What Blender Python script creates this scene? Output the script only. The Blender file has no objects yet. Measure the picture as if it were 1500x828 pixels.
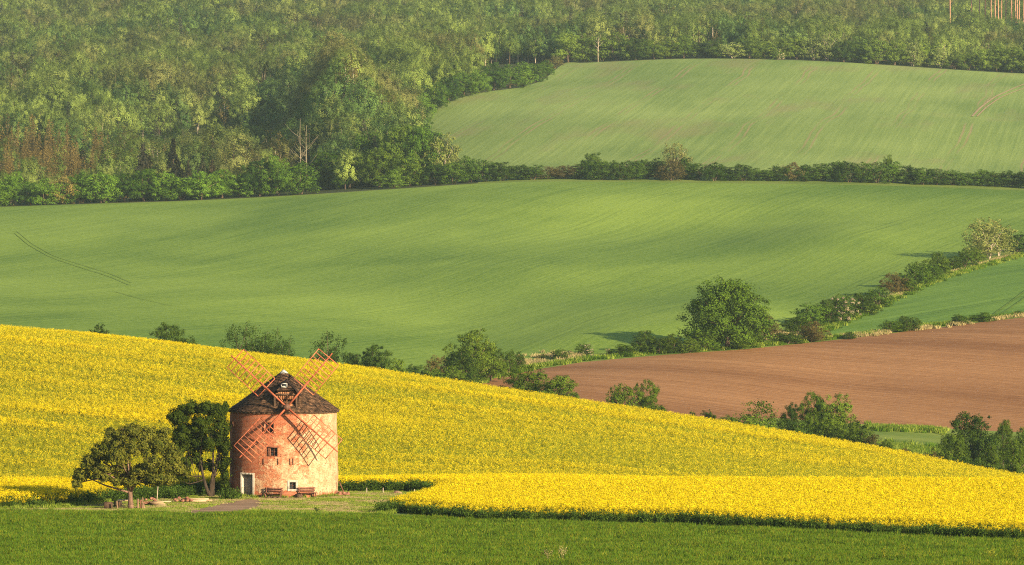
import bpy, math, random
import numpy as np
from mathutils import Vector

# ------------------------------------------------------------------ camera, light, exposure
SC = bpy.context.scene
COL = SC.collection
F, VH, CZ = 8000.0, 311.0, 24.93          # focal length in photo pixels, horizon row, camera height over the mill yard
cam_d = bpy.data.cameras.new('camera')
cam_d.sensor_width = 36.0
cam_d.lens = 36.0 * F / 1500.0
cam_d.clip_start = 1.0
cam_d.clip_end = 12000.0
cam = bpy.data.objects.new('camera', cam_d)
COL.objects.link(cam)
cam.location = (0, 0, CZ)
cam.rotation_euler = (math.radians(90) - math.atan((414.0 - VH) / F), 0, 0)
SC.camera = cam

SUN_EL, SUN_AZ = 16.5, 39.0               # elevation, degrees to the right behind the camera
w = bpy.data.worlds.new('World'); SC.world = w; w.use_nodes = True
nt = w.node_tree
sky = nt.nodes.new('ShaderNodeTexSky'); sky.sky_type = 'NISHITA'; sky.sun_disc = False
sky.sun_elevation = math.radians(SUN_EL); sky.sun_rotation = math.radians(180 - SUN_AZ)
sky.altitude = 250
bg = nt.nodes['Background']; bg.inputs['Strength'].default_value = 0.085
nt.links.new(sky.outputs[0], bg.inputs['Color'])
sd = bpy.data.lights.new('sun', 'SUN'); sd.energy = 4.9; sd.angle = math.radians(0.5); sd.color = (1.0, 0.80, 0.52)
sun = bpy.data.objects.new('sun', sd); COL.objects.link(sun)
_e, _a = math.radians(SUN_EL), math.radians(SUN_AZ)
SUNDIR = Vector((math.sin(_a) * math.cos(_e), -math.cos(_a) * math.cos(_e), math.sin(_e)))
sun.rotation_euler = (-SUNDIR).to_track_quat('-Z', 'Y').to_euler()
SC.view_settings.view_transform = 'Standard'; SC.view_settings.look = 'None'
SC.view_settings.exposure = 1.06; SC.view_settings.gamma = 1.0
SC.view_settings.use_curve_mapping = False
SC.render.engine = 'CYCLES'
SC.cycles.max_bounces = 5; SC.cycles.diffuse_bounces = 2; SC.cycles.transmission_bounces = 3
SC.cycles.volume_bounces = 0; SC.cycles.transparent_max_bounces = 4
SC.cycles.use_denoising = False
SC.cycles.pixel_filter_type = 'BLACKMAN_HARRIS'; SC.cycles.filter_width = 1.05

rng = np.random.default_rng(7)
random.seed(7)

# ------------------------------------------------------------------ terrain heights
UG = np.array([-900, -300, 0, 250, 500, 750, 1000, 1250, 1500, 1800, 2400], float)
def ext(v):                                # seven values for u = 0..1500, carried outward
    v = list(v)
    a = v[0] - (v[1] - v[0]) * 0.6; b = v[6] + (v[6] - v[5]) * 0.6
    return np.array([a, a] + v + [b, b], float)
Z0 = []                                    # stations: (Y(u), v(u))
def st(Y, v): Z0.append((ext(Y if hasattr(Y, '__len__') else [Y] * 7), ext(v)))
def flatv(Y, z): return [VH + (CZ - z) * F / Y] * 7
st(5, flatv(5, 22.9)); st(60, flatv(60, 16)); st(140, flatv(140, 8.5)); st(240, flatv(240, 3.0)); st(320, flatv(320, .6))
st(380, flatv(380, 0)); st(430, flatv(430, 0)); st(465, flatv(465, 0)); st(488, flatv(488, 0))
st(506, [742, 732, 718, 714, 720, 727, 734])
st(540, [738, 729, 716, 713, 718, 726, 737])
st([610, 606, 600, 590, 580, 568, 556], [604, 613, 628, 647, 673, 700, 723])
st([690, 680, 660, 640, 620, 600, 580], [490, 516, 553, 590, 629, 668, 714])
st([760, 755, 750, 745, 745, 745, 745], [524, 549, 578, 606, 645, 682, 715])
st(840, [508, 532, 562, 580, 612, 640, 655])
st([905, 900, 900, 910, 950, 985, 1020], [476, 498, 528, 550, 517, 494, 463])
st(1150, [400, 406, 420, 428, 430, 418, 397])
st(1340, [336, 334, 330, 320, 322, 323, 329])
st(1500, [308, 299, 281, 263, 267, 269, 281])
st(1600, [292, 284, 262, 243, 244, 247, 256])
st(1800, [232, 232, 205, 176, 169, 173, 184])
st(2000, [172, 172, 150, 125, 113, 120, 131])
st(2120, [142, 142, 120, 97, 86, 94, 107])
st(2400, [80, 82, 72, 66, 70, 74, 84])
st(2800, [8, 10, 8, 10, 14, 20, 26])
st(3300, [-40, -40, -40, -38, -36, -30, -26])
st(3900, [-60] * 7)

def pchip_slopes(x, y):
    """x, y: (S, N) monotone x down axis 0 -> slopes"""
    h = np.diff(x, axis=0); d = np.diff(y, axis=0) / h
    m = np.zeros_like(y)
    w1 = 2 * h[1:] + h[:-1]; w2 = h[1:] + 2 * h[:-1]
    ok = d[:-1] * d[1:] > 0
    with np.errstate(divide='ignore', invalid='ignore'):
        hm = (w1 + w2) / (w1 / d[:-1] + w2 / d[1:])
        # plain average smooths the hills more naturally, limited by the harmonic rule
        av = (d[:-1] * h[1:] + d[1:] * h[:-1]) / (h[1:] + h[:-1])
    lim = 3 * np.minimum(np.abs(d[:-1]), np.abs(d[1:])) + .015
    m[1:-1] = np.clip(av * .85, -lim, lim)
    m[0] = d[0]; m[-1] = d[-1]
    return m
def smooth1(xg, yg, x, s=70):
    xs = np.linspace(-1300, 2800, 1026)
    ys = np.interp(xs, xg, yg)
    k = np.exp(-0.5 * (np.arange(-60, 61) * 4.0 / s) ** 2); k /= k.sum()
    ys = np.convolve(np.pad(ys, 60, mode='edge'), k, mode='valid')
    return np.interp(x, xs, ys)
US = np.arange(-760, 2261, 8.0)
YS = np.concatenate([np.arange(5, 360, 12.0), np.arange(360, 560, 1.5), np.arange(560, 780, 2.0),
                     np.arange(780, 1560, 4.0), np.arange(1560, 2240, 6.0), np.arange(2240, 3901, 20.0)])
SY = np.array([smooth1(UG, a, US) for a, b in Z0])
SZ = CZ + (VH - np.array([smooth1(UG, b, US) for a, b in Z0])) * SY / F
SM = pchip_slopes(SY, SZ)
H = np.zeros((len(YS), len(US)))
for j in range(len(US)):
    X = SY[:, j]
    k = np.clip(np.searchsorted(X, YS) - 1, 0, len(X) - 2)
    h = X[k + 1] - X[k]; t = np.clip((YS - X[k]) / h, 0, 1)
    H[:, j] = ((1 + 2 * t) * (1 - t) ** 2 * SZ[k, j] + t * (1 - t) ** 2 * h * SM[k, j]
               + t * t * (3 - 2 * t) * SZ[k + 1, j] + t * t * (t - 1) * h * SM[k + 1, j])
GU, GY = np.meshgrid(US, YS)
GX = (GU - 750) / F * GY
def undul(X, Y):
    return (np.sin(X / 41 + Y / 93 + 1.3) * .5 + np.sin(X / 23 - Y / 61) * .3 + np.sin(X / 77 + Y / 37 + .7) * .35)
def sstep(a, b, x):
    t = np.clip((x - a) / (b - a), 0, 1); return t * t * (3 - 2 * t)
def gb(u, y, su, sy): return np.exp(-((GU - u) / su) ** 2 - ((GY - y) / sy) ** 2)
H += undul(GX, GY) * (sstep(520, 620, GY) * .25 + sstep(900, 1150, GY) * .45 + sstep(2100, 2500, GY) * 1.5)
BU_ = np.interp(GU, [0, 750, 1000, 1250, 1500], [900, 915, 952, 985, 1020])
H += 2.3 * sstep(6, 60, GY - BU_) * (1 - sstep(1040, 1160, GY)) * sstep(640, 900, GU) * (1 - sstep(1060, 1200, GU))
H += 2.0 * gb(820, 1180, 260, 60) - 2.4 * gb(960, 1330, 330, 60) + 1.8 * gb(1230, 1290, 130, 60) + 1.0 * gb(350, 1090, 260, 60) - 1.2 * gb(250, 1260, 260, 70)
H += 3 * gb(540, 1620, 60, 60) + 25 * gb(500, 1730, 52, 80) - 20 * gb(315, 1850, 125, 100) + 6 * gb(600, 2000, 130, 120) + 6 * gb(150, 2000, 200, 120)
H -= 8 * gb(700, 2330, 200, 120) * 0.6
def lookup(u, Y, G=None):
    G = H if G is None else G
    u = np.clip(np.asarray(u, float), US[0], US[-1] - 1e-3); Y = np.clip(np.asarray(Y, float), YS[0], YS[-1] - 1e-3)
    i = np.searchsorted(YS, Y, side='right') - 1; fu = (u - US[0]) / 8.0; j = fu.astype(int); fu = fu - j
    fy = (Y - YS[i]) / (YS[i + 1] - YS[i])
    return (G[i, j] * (1 - fu) + G[i, j + 1] * fu) * (1 - fy) + (G[i + 1, j] * (1 - fu) + G[i + 1, j + 1] * fu) * fy
def hz(x, y):
    return lookup(750 + np.asarray(x) * F / np.asarray(y), y)
def px2x(u, Y): return (u - 750) / F * Y
YM = np.arange(370, 3800, 0.5)
def hit(u, v, ymin=370):                   # where the sight line through a photo point first meets the ground
    z = lookup(np.full_like(YM, u), YM)
    vv = VH + (CZ - z) * F / YM
    k = np.nonzero((vv <= v) & (YM >= ymin))[0]
    return float(YM[k[0]]) if len(k) else 3800.0
def P(u, v, ymin=370): Y = hit(u, v, ymin); return (px2x(u, Y), Y)
def Q(u, Y): return (px2x(u, Y), Y)

# ------------------------------------------------------------------ helpers
def tag(o, label=None, cat=None, group=None, kind=None):
    if label: o['label'] = label
    if cat: o['category'] = cat
    if group: o['group'] = group
    if kind: o['kind'] = kind
    return o
def mesh_np(name, V, Fc, mats=None, parent=None, link=True, attrs=None, smooth=False, midx=None, uv=None):
    """V (n,3), Fc (m,k) all the same polygon size or list of such arrays"""
    if not isinstance(Fc, (list, tuple)): Fc = [Fc]
    Fc = [np.asarray(f, np.int32) for f in Fc if len(f)]
    me = bpy.data.meshes.new(name)
    me.vertices.add(len(V)); me.vertices.foreach_set('co', np.asarray(V, np.float32).ravel())
    loops = np.concatenate([f.ravel() for f in Fc])
    tot = np.concatenate([np.full(len(f), f.shape[1], np.int32) for f in Fc])
    start = np.concatenate([[0], np.cumsum(tot)[:-1]]).astype(np.int32)
    me.loops.add(len(loops)); me.loops.foreach_set('vertex_index', loops)
    me.polygons.add(len(tot)); me.polygons.foreach_set('loop_start', start); me.polygons.foreach_set('loop_total', tot)
    if smooth: me.polygons.foreach_set('use_smooth', np.ones(len(tot), bool))
    if midx is not None: me.polygons.foreach_set('material_index', np.asarray(midx, np.int32))
    for k, a in (attrs or {}).items():
        at = me.attributes.new(k, 'FLOAT', 'POINT'); at.data.foreach_set('value', np.asarray(a, np.float32))
    if uv is not None:
        l = me.uv_layers.new(name='UVMap'); l.data.foreach_set('uv', np.asarray(uv, np.float32)[loops].ravel())
    for m in (mats if isinstance(mats, (list, tuple)) else [mats]):
        if m: me.materials.append(m)
    me.update(calc_edges=True); me.validate()
    o = bpy.data.objects.new(name, me)
    if link: COL.objects.link(o)
    if parent: o.parent = parent
    return o
class MB:
    def __init__(s): s.V = []; s.F = {}; s.n = 0; s.A = []
    def add(s, V, Fc, a=0.5):
        V = np.asarray(V, float); Fc = np.asarray(Fc, int)
        s.V.append(V); s.F.setdefault(Fc.shape[1], []).append(Fc + s.n); s.n += len(V); s.A.append(np.full(len(V), a))
    def box(s, c, d, rot=None, a=0.5):
        x, y, z = np.array(d) / 2
        V = np.array([[i * x, j * y, k * z] for i in (-1, 1) for j in (-1, 1) for k in (-1, 1)], float)
        if rot is not None: V = V @ np.array(rot.to_3x3() if hasattr(rot, 'to_3x3') else rot).T
        s.add(V + np.array(c), [[0, 1, 3, 2], [4, 6, 7, 5], [0, 4, 5, 1], [2, 3, 7, 6], [0, 2, 6, 4], [1, 5, 7, 3]], a)
    def bar(s, p, q, wx, wy=None, up=(0, 0, 1), a=0.5):      # rectangular bar from p to q
        wy = wy or wx; p = np.array(p, float); q = np.array(q, float); d = q - p; L = np.linalg.norm(d); d /= L
        up = np.array(up, float)
        if abs(np.dot(up, d)) > .97: up = np.array((1.0, 0, 0))
        sx = np.cross(d, up); sx /= np.linalg.norm(sx); sy = np.cross(sx, d)
        V = [c + i * sx * wx / 2 + j * sy * wy / 2 for c in (p, q) for i, j in ((-1, -1), (1, -1), (1, 1), (-1, 1))]
        s.add(V, [[3, 2, 1, 0], [4, 5, 6, 7], [0, 1, 5, 4], [1, 2, 6, 5], [2, 3, 7, 6], [3, 0, 4, 7]], a)
    def tube(s, pts, rad, n=8, a=0.5, cap=True, wob=0.0):
        pts = [np.array(p, float) for p in pts]; m = len(pts)
        rad = rad if hasattr(rad, '__len__') else [rad] * m
        V = []; ref = np.array((0.13, 0.97, 0.21))
        for i, p in enumerate(pts):
            d = pts[min(i + 1, m - 1)] - pts[max(i - 1, 0)]; d /= (np.linalg.norm(d) + 1e-9)
            r0 = ref if abs(np.dot(ref, d)) < .95 else np.array((1.0, 0, 0))
            sx = np.cross(d, r0); sx /= np.linalg.norm(sx); sy = np.cross(d, sx)
            for k in range(n):
                t = 2 * math.pi * k / n; r = rad[i] * (1 + wob * (random.random() - .5))
                V.append(p + r * (math.cos(t) * sx + math.sin(t) * sy))
        Fq = [[i * n + k, i * n + (k + 1) % n, (i + 1) * n + (k + 1) % n, (i + 1) * n + k] for i in range(m - 1) for k in range(n)]
        base = s.n; s.add(V, Fq, a)
        if cap:
            s.F.setdefault(n, []).append(np.array([[base + k for k in range(n)][::-1], [base + (m - 1) * n + k for k in range(n)]]))
    def blob(s, c, r, a=0.5, seed=0, n=2):
        import bmesh
        bm = bmesh.new(); bmesh.ops.create_icosphere(bm, subdivisions=n, radius=1.0)
        rr = random.Random(seed); V = []
        for v in bm.verts:
            k = 1 + .35 * (math.sin(v.co.x * 3.1 + seed) * math.cos(v.co.y * 2.7 + seed * 2) + .3 * rr.random() - .15)
            V.append((c[0] + v.co.x * r[0] * k, c[1] + v.co.y * r[1] * k, c[2] + v.co.z * r[2] * k))
        bm.verts.ensure_lookup_table()
        Ff = [[v.index for v in f.verts] for f in bm.faces]; bm.free(); s.add(V, Ff, a)
    def build(s, name, mat, parent=None, link=True, smooth=False):
        V = np.concatenate(s.V); Fc = [np.concatenate(f) for f in s.F.values()]
        return mesh_np(name, V, Fc, mat, parent, link, {'tint': np.concatenate(s.A)}, smooth)
def empty(name, loc, rz=0, sc=(1, 1, 1)):
    o = bpy.data.objects.new(name, None); COL.objects.link(o); o.location = loc; o.rotation_euler = (0, 0, rz); o.scale = sc
    o.empty_display_size = .5
    return o
def copy_tree(o, parent=None):
    c = o.copy(); COL.objects.link(c); c.parent = parent
    for ch in list(o.children): copy_tree(ch, c)
    return c

# ------------------------------------------------------------------ node helpers
class NT:
    def __init__(s, name):
        s.m = bpy.data.materials.new(name); s.m.use_nodes = True; s.t = s.m.node_tree; s.N = s.t.nodes
        for n in list(s.N): s.N.remove(n)
        s.out = s.N.new('ShaderNodeOutputMaterial')
    def n(s, ty, **kw):
        nd = s.N.new(ty)
        for k, v in kw.items():
            if k.startswith('_'): setattr(nd, k[1:], v)
            else:
                key = k.replace('__', ' ')
                nd.inputs[key].default_value = v
        return nd
    def l(s, a, b): s.t.links.new(a, b); return b
    def math(s, op, a, b=0.0, clamp=False):
        nd = s.N.new('ShaderNodeMath'); nd.operation = op; nd.use_clamp = clamp
        for i, x in enumerate((a, b)):
            if hasattr(x, 'is_output'): s.l(x, nd.inputs[i])
            else: nd.inputs[i].default_value = x
        return nd.outputs[0]
    def mix(s, f, a, b, blend='MIX'):
        nd = s.N.new('ShaderNodeMix'); nd.data_type = 'RGBA'; nd.blend_type = blend
        for i, x in ((0, f), (6, a), (7, b)):
            if hasattr(x, 'is_output'): s.l(x, nd.inputs[i])
            else: nd.inputs[i].default_value = x if i == 0 else (tuple(x) + (1,))[:4]
        return nd.outputs[2]
    def ramp(s, f, stops, interp='LINEAR'):
        nd = s.N.new('ShaderNodeValToRGB'); s.l(f, nd.inputs[0]); r = nd.color_ramp; r.interpolation = interp
        while len(r.elements) < len(stops): r.elements.new(0.5)
        for e, (p, c) in zip(r.elements, stops):
            e.position = p; e.color = (c, c, c, 1) if not hasattr(c, '__len__') else tuple(c) + (1,)
        return nd.outputs[0]
    def pos(s, scale=(1, 1, 1), rot=0, src='geo'):
        if src == 'geo': o = s.n('ShaderNodeNewGeometry').outputs['Position']
        elif src == 'uv': o = s.n('ShaderNodeUVMap').outputs[0]
        else: o = s.n('ShaderNodeTexCoord').outputs['Object']
        mp = s.n('ShaderNodeMapping', Scale=scale, Rotation=(0, 0, rot), _vector_type='TEXTURE' if False else 'POINT'); s.l(o, mp.inputs[0])
        return mp.outputs[0]
    def noise(s, vec, scale, detail=4, rough=.6, dist=0):
        nd = s.n('ShaderNodeTexNoise', Scale=scale, Detail=detail, Roughness=rough, Distortion=dist); s.l(vec, nd.inputs['Vector'])
        return nd.outputs['Fac']
    def principled(s, col, rough=.9, spec=.2, bump=None, bstr=.5, bdist=.1):
        p = s.n('ShaderNodeBsdfPrincipled', Roughness=rough); p.inputs['Specular IOR Level'].default_value = spec
        if hasattr(col, 'is_output'): s.l(col, p.inputs['Base Color'])
        else: p.inputs['Base Color'].default_value = tuple(col) + (1,)
        if bump is not None:
            b = s.n('ShaderNodeBump', Strength=bstr, Distance=bdist); s.l(bump, b.inputs['Height']); s.l(b.outputs[0], p.inputs['Normal'])
        s.l(p.outputs[0], s.out.inputs[0]); return p

def leaf_mat(name, c1, c2, trans=.3, use_color=True, patch=0.0, c3=None):
    """leaf colour from c1 (tint 0) to c2 (tint 1), a little variation for each plant, multiplied by the object's own colour"""
    k = NT(name)
    t = k.n('ShaderNodeAttribute', _attribute_name='tint').outputs['Fac']
    oi = k.n('ShaderNodeObjectInfo')
    f = k.math('ADD', k.math('MULTIPLY', t, .7 if c3 is None else .35), k.math('MULTIPLY', oi.outputs['Random'], .3 if c3 is None else .65))
    col = k.mix(f, c1, c2)
    if c3 is not None:                      # regional patches of another stand of trees
        mp = k.n('ShaderNodeMapping', Scale=(1 / 60, 1 / 130, 0)); k.l(oi.outputs['Location'], mp.inputs[0])
        nz = k.noise(mp.outputs[0], 1.0, 3, .6)
        mix = k.ramp(k.math('ADD', nz, k.math('MULTIPLY', oi.outputs['Random'], .14)), [(.56, 0.0), (.74, .85)])
        col = k.mix(mix, col, c3)
    if use_color: col = k.mix(1.0, col, oi.outputs['Color'], 'MULTIPLY')
    hs = k.n('ShaderNodeHueSaturation'); k.l(col, hs.inputs['Color'])
    k.l(k.math('ADD', k.math('MULTIPLY', oi.outputs['Random'], .5), .78), hs.inputs['Value'])
    d = k.n('ShaderNodeBsdfDiffuse'); k.l(hs.outputs[0], d.inputs[0])
    tr = k.n('ShaderNodeBsdfTranslucent'); k.l(hs.outputs[0], tr.inputs[0])
    mx = k.n('ShaderNodeMixShader', Fac=trans); k.l(d.outputs[0], mx.inputs[1]); k.l(tr.outputs[0], mx.inputs[2])
    k.l(mx.outputs[0], k.out.inputs[0])
    return k.m
def plain_mat(name, c1, c2, scale=3, rough=.85, src='obj', stretch=(1, 1, 1), bstr=.4, bdist=.03, tint=0.0):
    k = NT(name); v = k.pos(stretch, src=src)
    n = k.noise(v, scale, 5)
    col = k.mix(k.ramp(n, [(.35, 0.0), (.65, 1.0)]), c1, c2)
    if tint:
        t = k.n('ShaderNodeAttribute', _attribute_name='tint').outputs['Fac']
        g = k.math('ADD', k.math('MULTIPLY', k.math('SUBTRACT', t, .5), tint), 1.0)
        col = k.mix(1.0, col, k.n('ShaderNodeCombineColor').outputs[0], 'MULTIPLY')
        cc = [n_ for n_ in k.N if n_.bl_idname == 'ShaderNodeCombineColor'][-1]
        for i in range(3): k.l(g, cc.inputs[i])
    k.principled(col, rough, .2, n, bstr, bdist)
    return k.m

# ------------------------------------------------------------------ ground materials
def field_mat(name, c_lo, c_hi, rot, row=3.0, tram=24.0, tram_col=None, rowamt=.5, patch=(1 / 70, 1 / 160), tram_amt=.6, pale=None, bump=.25):
    """a sown field: broad patches, drill rows running along rot, wheel tracks, grain"""
    k = NT(name)
    geo = k.n('ShaderNodeNewGeometry').outputs['Position']
    def mp(sx, sy, r=rot):
        # rotate first, then squash: rows run along local y
        a = k.n('ShaderNodeMapping', Rotation=(0, 0, r)); k.l(geo, a.inputs[0])
        b = k.n('ShaderNodeMapping', Scale=(sx, sy, 0)); k.l(a.outputs[0], b.inputs[0]); return b.outputs[0]
    big = k.noise(mp(patch[0], patch[1]), 1.0, 4, .55, .4)
    rows = k.noise(mp(1 / row, 1 / (row * 90)), 1.6, 4, .75)
    rows2 = k.noise(mp(1 / (row * 4), 1 / (row * 45)), 1.0, 4, .65)
    grain = k.noise(mp(1.3, .30), 1.0, 4, .8)
    f = k.math('ADD', k.math('MULTIPLY', k.math('SUBTRACT', big, .5), 1.9), .5)
    f = k.math('ADD', f, k.math('MULTIPLY', k.math('SUBTRACT', rows, .5), rowamt * 3.4))
    f = k.math('ADD', f, k.math('MULTIPLY', k.math('SUBTRACT', rows2, .5), rowamt * 1.3))
    f = k.math('ADD', f, k.math('MULTIPLY', k.math('SUBTRACT', grain, .5), 1.5), True)
    col = k.mix(f, c_lo, c_hi)
    if pale is not None:
        pn = k.noise(mp(1 / 25, 1 / 120), 1.0, 4, .6)
        col = k.mix(k.math('MULTIPLY', k.ramp(pn, [(.54, 0.0), (.72, 1.0)]), .55), col, pale)
    if tram_col is not None:
        sx = k.n('ShaderNodeSeparateXYZ'); a = k.n('ShaderNodeMapping', Rotation=(0, 0, rot)); k.l(geo, a.inputs[0]); k.l(a.outputs[0], sx.inputs[0])
        wob = k.noise(mp(1 / 60, 1 / 90), 1.0, 2, .5)
        x = k.math('ADD', sx.outputs[0], k.math('MULTIPLY', wob, 6))
        m = k.math('MODULO', k.math('ADD', x, 5000.0), tram)
        d = k.math('ABSOLUTE', k.math('SUBTRACT', k.math('ABSOLUTE', k.math('SUBTRACT', m, tram / 2)), 1.1))
        line = k.math('SUBTRACT', 1.0, k.math('DIVIDE', d, .55), True)
        vis = k.ramp(k.noise(mp(1 / 35, 1 / 90), 1.0, 3, .6), [(.42, 0.0), (.62, 1.0)])
        col = k.mix(k.math('MULTIPLY', k.math('MULTIPLY', line, vis), tram_amt), col, tram_col)
    hgt = k.math('ADD', rows, k.math('MULTIPLY', grain, .5))
    k.principled(col, .95, .1, hgt, bump, .5)
    return k.m
M = {}
M['main'] = field_mat('young wheat', (.080, .156, .014), (.245, .345, .046), math.radians(14), 2.4, 26, (.03, .075, .01), .27, tram_amt=.35)
M['wedge'] = field_mat('young wheat right', (.075, .165, .016), (.205, .330, .046), math.radians(33), 2.2, 21, (.03, .08, .012), .4, tram_amt=.8)
M['upper'] = field_mat('young barley', (.125, .198, .038), (.260, .338, .084), math.radians(7), 2.4, 23, (.30, .22, .11), .42, pale=(.24, .20, .09), tram_amt=.85)
M['soil'] = field_mat('red brown soil', (.200, .088, .032), (.39, .200, .085), math.radians(-68), 1.6, 20, None, .55, patch=(1 / 40, 1 / 130), bump=.6)
M['cropsoil'] = field_mat('crop ground', (.030, .062, .008), (.07, .115, .015), math.radians(-85), 1.0, 20, None, .4, patch=(1 / 9, 1 / 30))
M['rapesoil'] = field_mat('ground under rapeseed', (.22, .22, .016), (.42, .34, .018), math.radians(-80), 1.5, 20, None, .5, patch=(1 / 14, 1 / 50))
M['meadow'] = field_mat('meadow grass', (.10, .165, .020), (.22, .27, .05), math.radians(-75), 1.5, 20, None, .5, patch=(1 / 12, 1 / 25))
M['forestfloor'] = field_mat('forest floor', (.03, .045, .015), (.06, .07, .025), 0, 3, 20, None, .3)
M['yard'] = field_mat('mown yard grass', (.17, .21, .026), (.46, .42, .12), math.radians(-82), .7, 20, None, .8, patch=(1 / 3.0, 1 / 12))
M['path'] = field_mat('trodden earth', (.20, .125, .075), (.40, .27, .17), math.radians(-75), .5, 20, None, .5, patch=(1 / 2, 1 / 5))

# ------------------------------------------------------------------ ground cut into its fields
gV = np.stack([GX.ravel(), GY.ravel(), H.ravel()], 1)
nr, nc = H.shape
ii = (np.arange(nr - 1)[:, None] * nc + np.arange(nc - 1)[None, :]).ravel()
gT = np.concatenate([np.stack([ii, ii + 1, ii + nc + 1], 1), np.stack([ii, ii + nc + 1, ii + nc], 1)])
def sdf(poly, XY):
    p = np.array(poly, float); n = len(p); x, y = XY[:, 0], XY[:, 1]
    best = np.full(len(x), 1e18); ins = np.zeros(len(x), bool)
    for i in range(n):
        a = p[i]; b = p[(i + 1) % n]; e = b - a
        t = np.clip(((x - a[0]) * e[0] + (y - a[1]) * e[1]) / (e @ e + 1e-12), 0, 1)
        d = (x - a[0] - t * e[0]) ** 2 + (y - a[1] - t * e[1]) ** 2; best = np.minimum(best, d)
        c = (a[1] > y) != (b[1] > y)
        with np.errstate(divide='ignore', invalid='ignore'):
            xx = a[0] + (y - a[1]) * e[0] / (e[1] if e[1] else 1e-12)
        ins ^= c & (x < xx)
    return np.where(ins, 1, -1) * np.sqrt(best)
def clip(tris, V, s):
    """split triangles along s = 0; returns inside, outside and the vertices with the new ones added"""
    sg = s[tris] > 0; cnt = sg.sum(1)
    ins = [tris[cnt == 3]]; out = [tris[cnt == 0]]
    mixd = tris[(cnt > 0) & (cnt < 3)]
    newV = []; cache = {}; base = len(V); ai = []; ao = []
    def cut(a, b):
        key = (a, b) if a < b else (b, a)
        if key not in cache:
            t = s[a] / (s[a] - s[b]); newV.append(V[a] + (V[b] - V[a]) * t); cache[key] = base + len(newV) - 1
        return cache[key]
    for t in mixd:
        for q in range(3):
            a, b, c = int(t[q]), int(t[(q + 1) % 3]), int(t[(q + 2) % 3])
            sa, sb, sc_ = s[a] > 0, s[b] > 0, s[c] > 0
            if sa != sb and sa != sc_:
                m1, m2 = cut(a, b), cut(a, c)
                (ai if sa else ao).append((a, m1, m2))
                (ao if sa else ai).extend([(m1, b, c), (m1, c, m2)])
                break
    if ai: ins.append(np.array(ai)); out.append(np.array(ao))
    if newV: V = np.concatenate([V, np.array(newV)])
    return np.concatenate(ins), np.concatenate(out), V
CRU = np.array([-900, 0, 250, 500, 750, 1000, 1250, 1500, 2400], float)
CRY = np.array([700, 700, 690, 670, 650, 628, 606, 584, 560], float)
POLY = {}
POLY['front_crop'] = [Q(-760, 240), Q(-760, 453), Q(0, 452.5), Q(300, 450), Q(560, 448), Q(700, 439), Q(1000, 433), Q(1250, 421.6), Q(1500, 412), Q(2260, 386), Q(2260, 240)]
POLY['rape_field'] = [Q(-760, 458), Q(-100, 457), Q(0, 458), Q(80, 461), Q(130, 467), Q(200, 476), Q(260, 484), Q(330, 487.5), Q(500, 487.5), Q(560, 488), Q(612, 488), Q(634, 484), Q(638, 480), Q(618, 472), Q(585, 465), Q(572, 460), Q(573, 455), Q(600, 451), Q(700, 443), Q(1000, 437.5), Q(1250, 425.5), Q(1500, 416), Q(2260, 390)] + \
    [Q(u, y + 25) for u, y in zip((2260, 1500, 1250, 1000, 750, 500, 250, 0, -760), (565, 584, 606, 628, 650, 670, 690, 700, 700))]
POLY['path'] = [P(258, 754), P(300, 744), P(338, 736), P(352, 733), P(368, 731.5), P(380, 734), P(388, 739), P(372, 745), P(352, 751), P(340, 756), P(262, 757)]
POLY['yard'] = [Q(-760, 453), Q(0, 452.5), Q(300, 450), Q(560, 448), Q(572, 452), Q(590, 468), Q(640, 492), Q(0, 492), Q(-760, 480)]
POLY['ploughed_field'] = [P(692, 566), P(715, 556), P(780, 542), P(850, 531), P(950, 522), P(1080, 513), P(1200, 501), P(1350, 483), P(1500, 465), P(1800, 432), Q(2260, 1120), Q(2260, 850),
                          P(1700, 640), P(1500, 634), P(1380, 628), P(1270, 622), P(1140, 612), Q(1000, 818), Q(850, 820), Q(740, 835)]
POLY['wedge_field'] = [P(1180, 497), P(1300, 482), P(1420, 470), P(1500, 461), P(1800, 428), Q(2260, 1150), Q(2260, 1290), P(1600, 352), P(1500, 372), P(1440, 386), P(1390, 404), P(1320, 430), P(1270, 456), P(1225, 474)]
POLY['wheat_field'] = [Q(-760, 845), Q(0, 850), Q(250, 850), Q(450, 855), Q(560, 875), P(660, 545), P(720, 530), P(800, 524), P(870, 519), P(950, 512), P(1020, 507), P(1120, 493), P(1185, 470), P(1240, 455), P(1320, 417),
                       P(1400, 392), P(1470, 366), P(1520, 345), Q(2260, 1330)] + [Q(u, 1500) for u in (2260, 1500, 1200, 900, 600, 300, 0, -760)]
POLY['upper_field'] = [Q(2260, 1545), Q(1200, 1545), Q(690, 1545), P(668, 222, 1560), P(645, 200, 1560), P(614, 181, 1560), P(632, 163, 1560), P(655, 150, 1560), P(700, 137, 1560), P(760, 129, 1560),
                       P(795, 118, 1560), P(812, 104, 1560), P(832, 91, 1560), Q(850, 2125), Q(1000, 2125), Q(1250, 2125), Q(1500, 2125), Q(2260, 2125)]
POLY['forest_floor'] = [Q(-760, 1505), Q(700, 1505), Q(700, 1530), Q(2260, 1530), Q(2260, 3900), Q(-760, 3900)]
rest = gT; V = gV; PARTS = {}
for nm in ('front_crop', 'path', 'rape_field', 'yard', 'ploughed_field', 'wedge_field', 'wheat_field', 'upper_field', 'forest_floor'):
    pp = np.array(POLY[nm]); s = np.full(len(V), -1.0)
    bx = (V[:, 0] > pp[:, 0].min() - 30) & (V[:, 0] < pp[:, 0].max() + 30) & (V[:, 1] > pp[:, 1].min() - 30) & (V[:, 1] < pp[:, 1].max() + 30)
    s[bx] = sdf(pp, V[bx, :2]); s[s == 0] = 1e-6
    PARTS[nm], rest, V = clip(rest, V, s)
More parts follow.
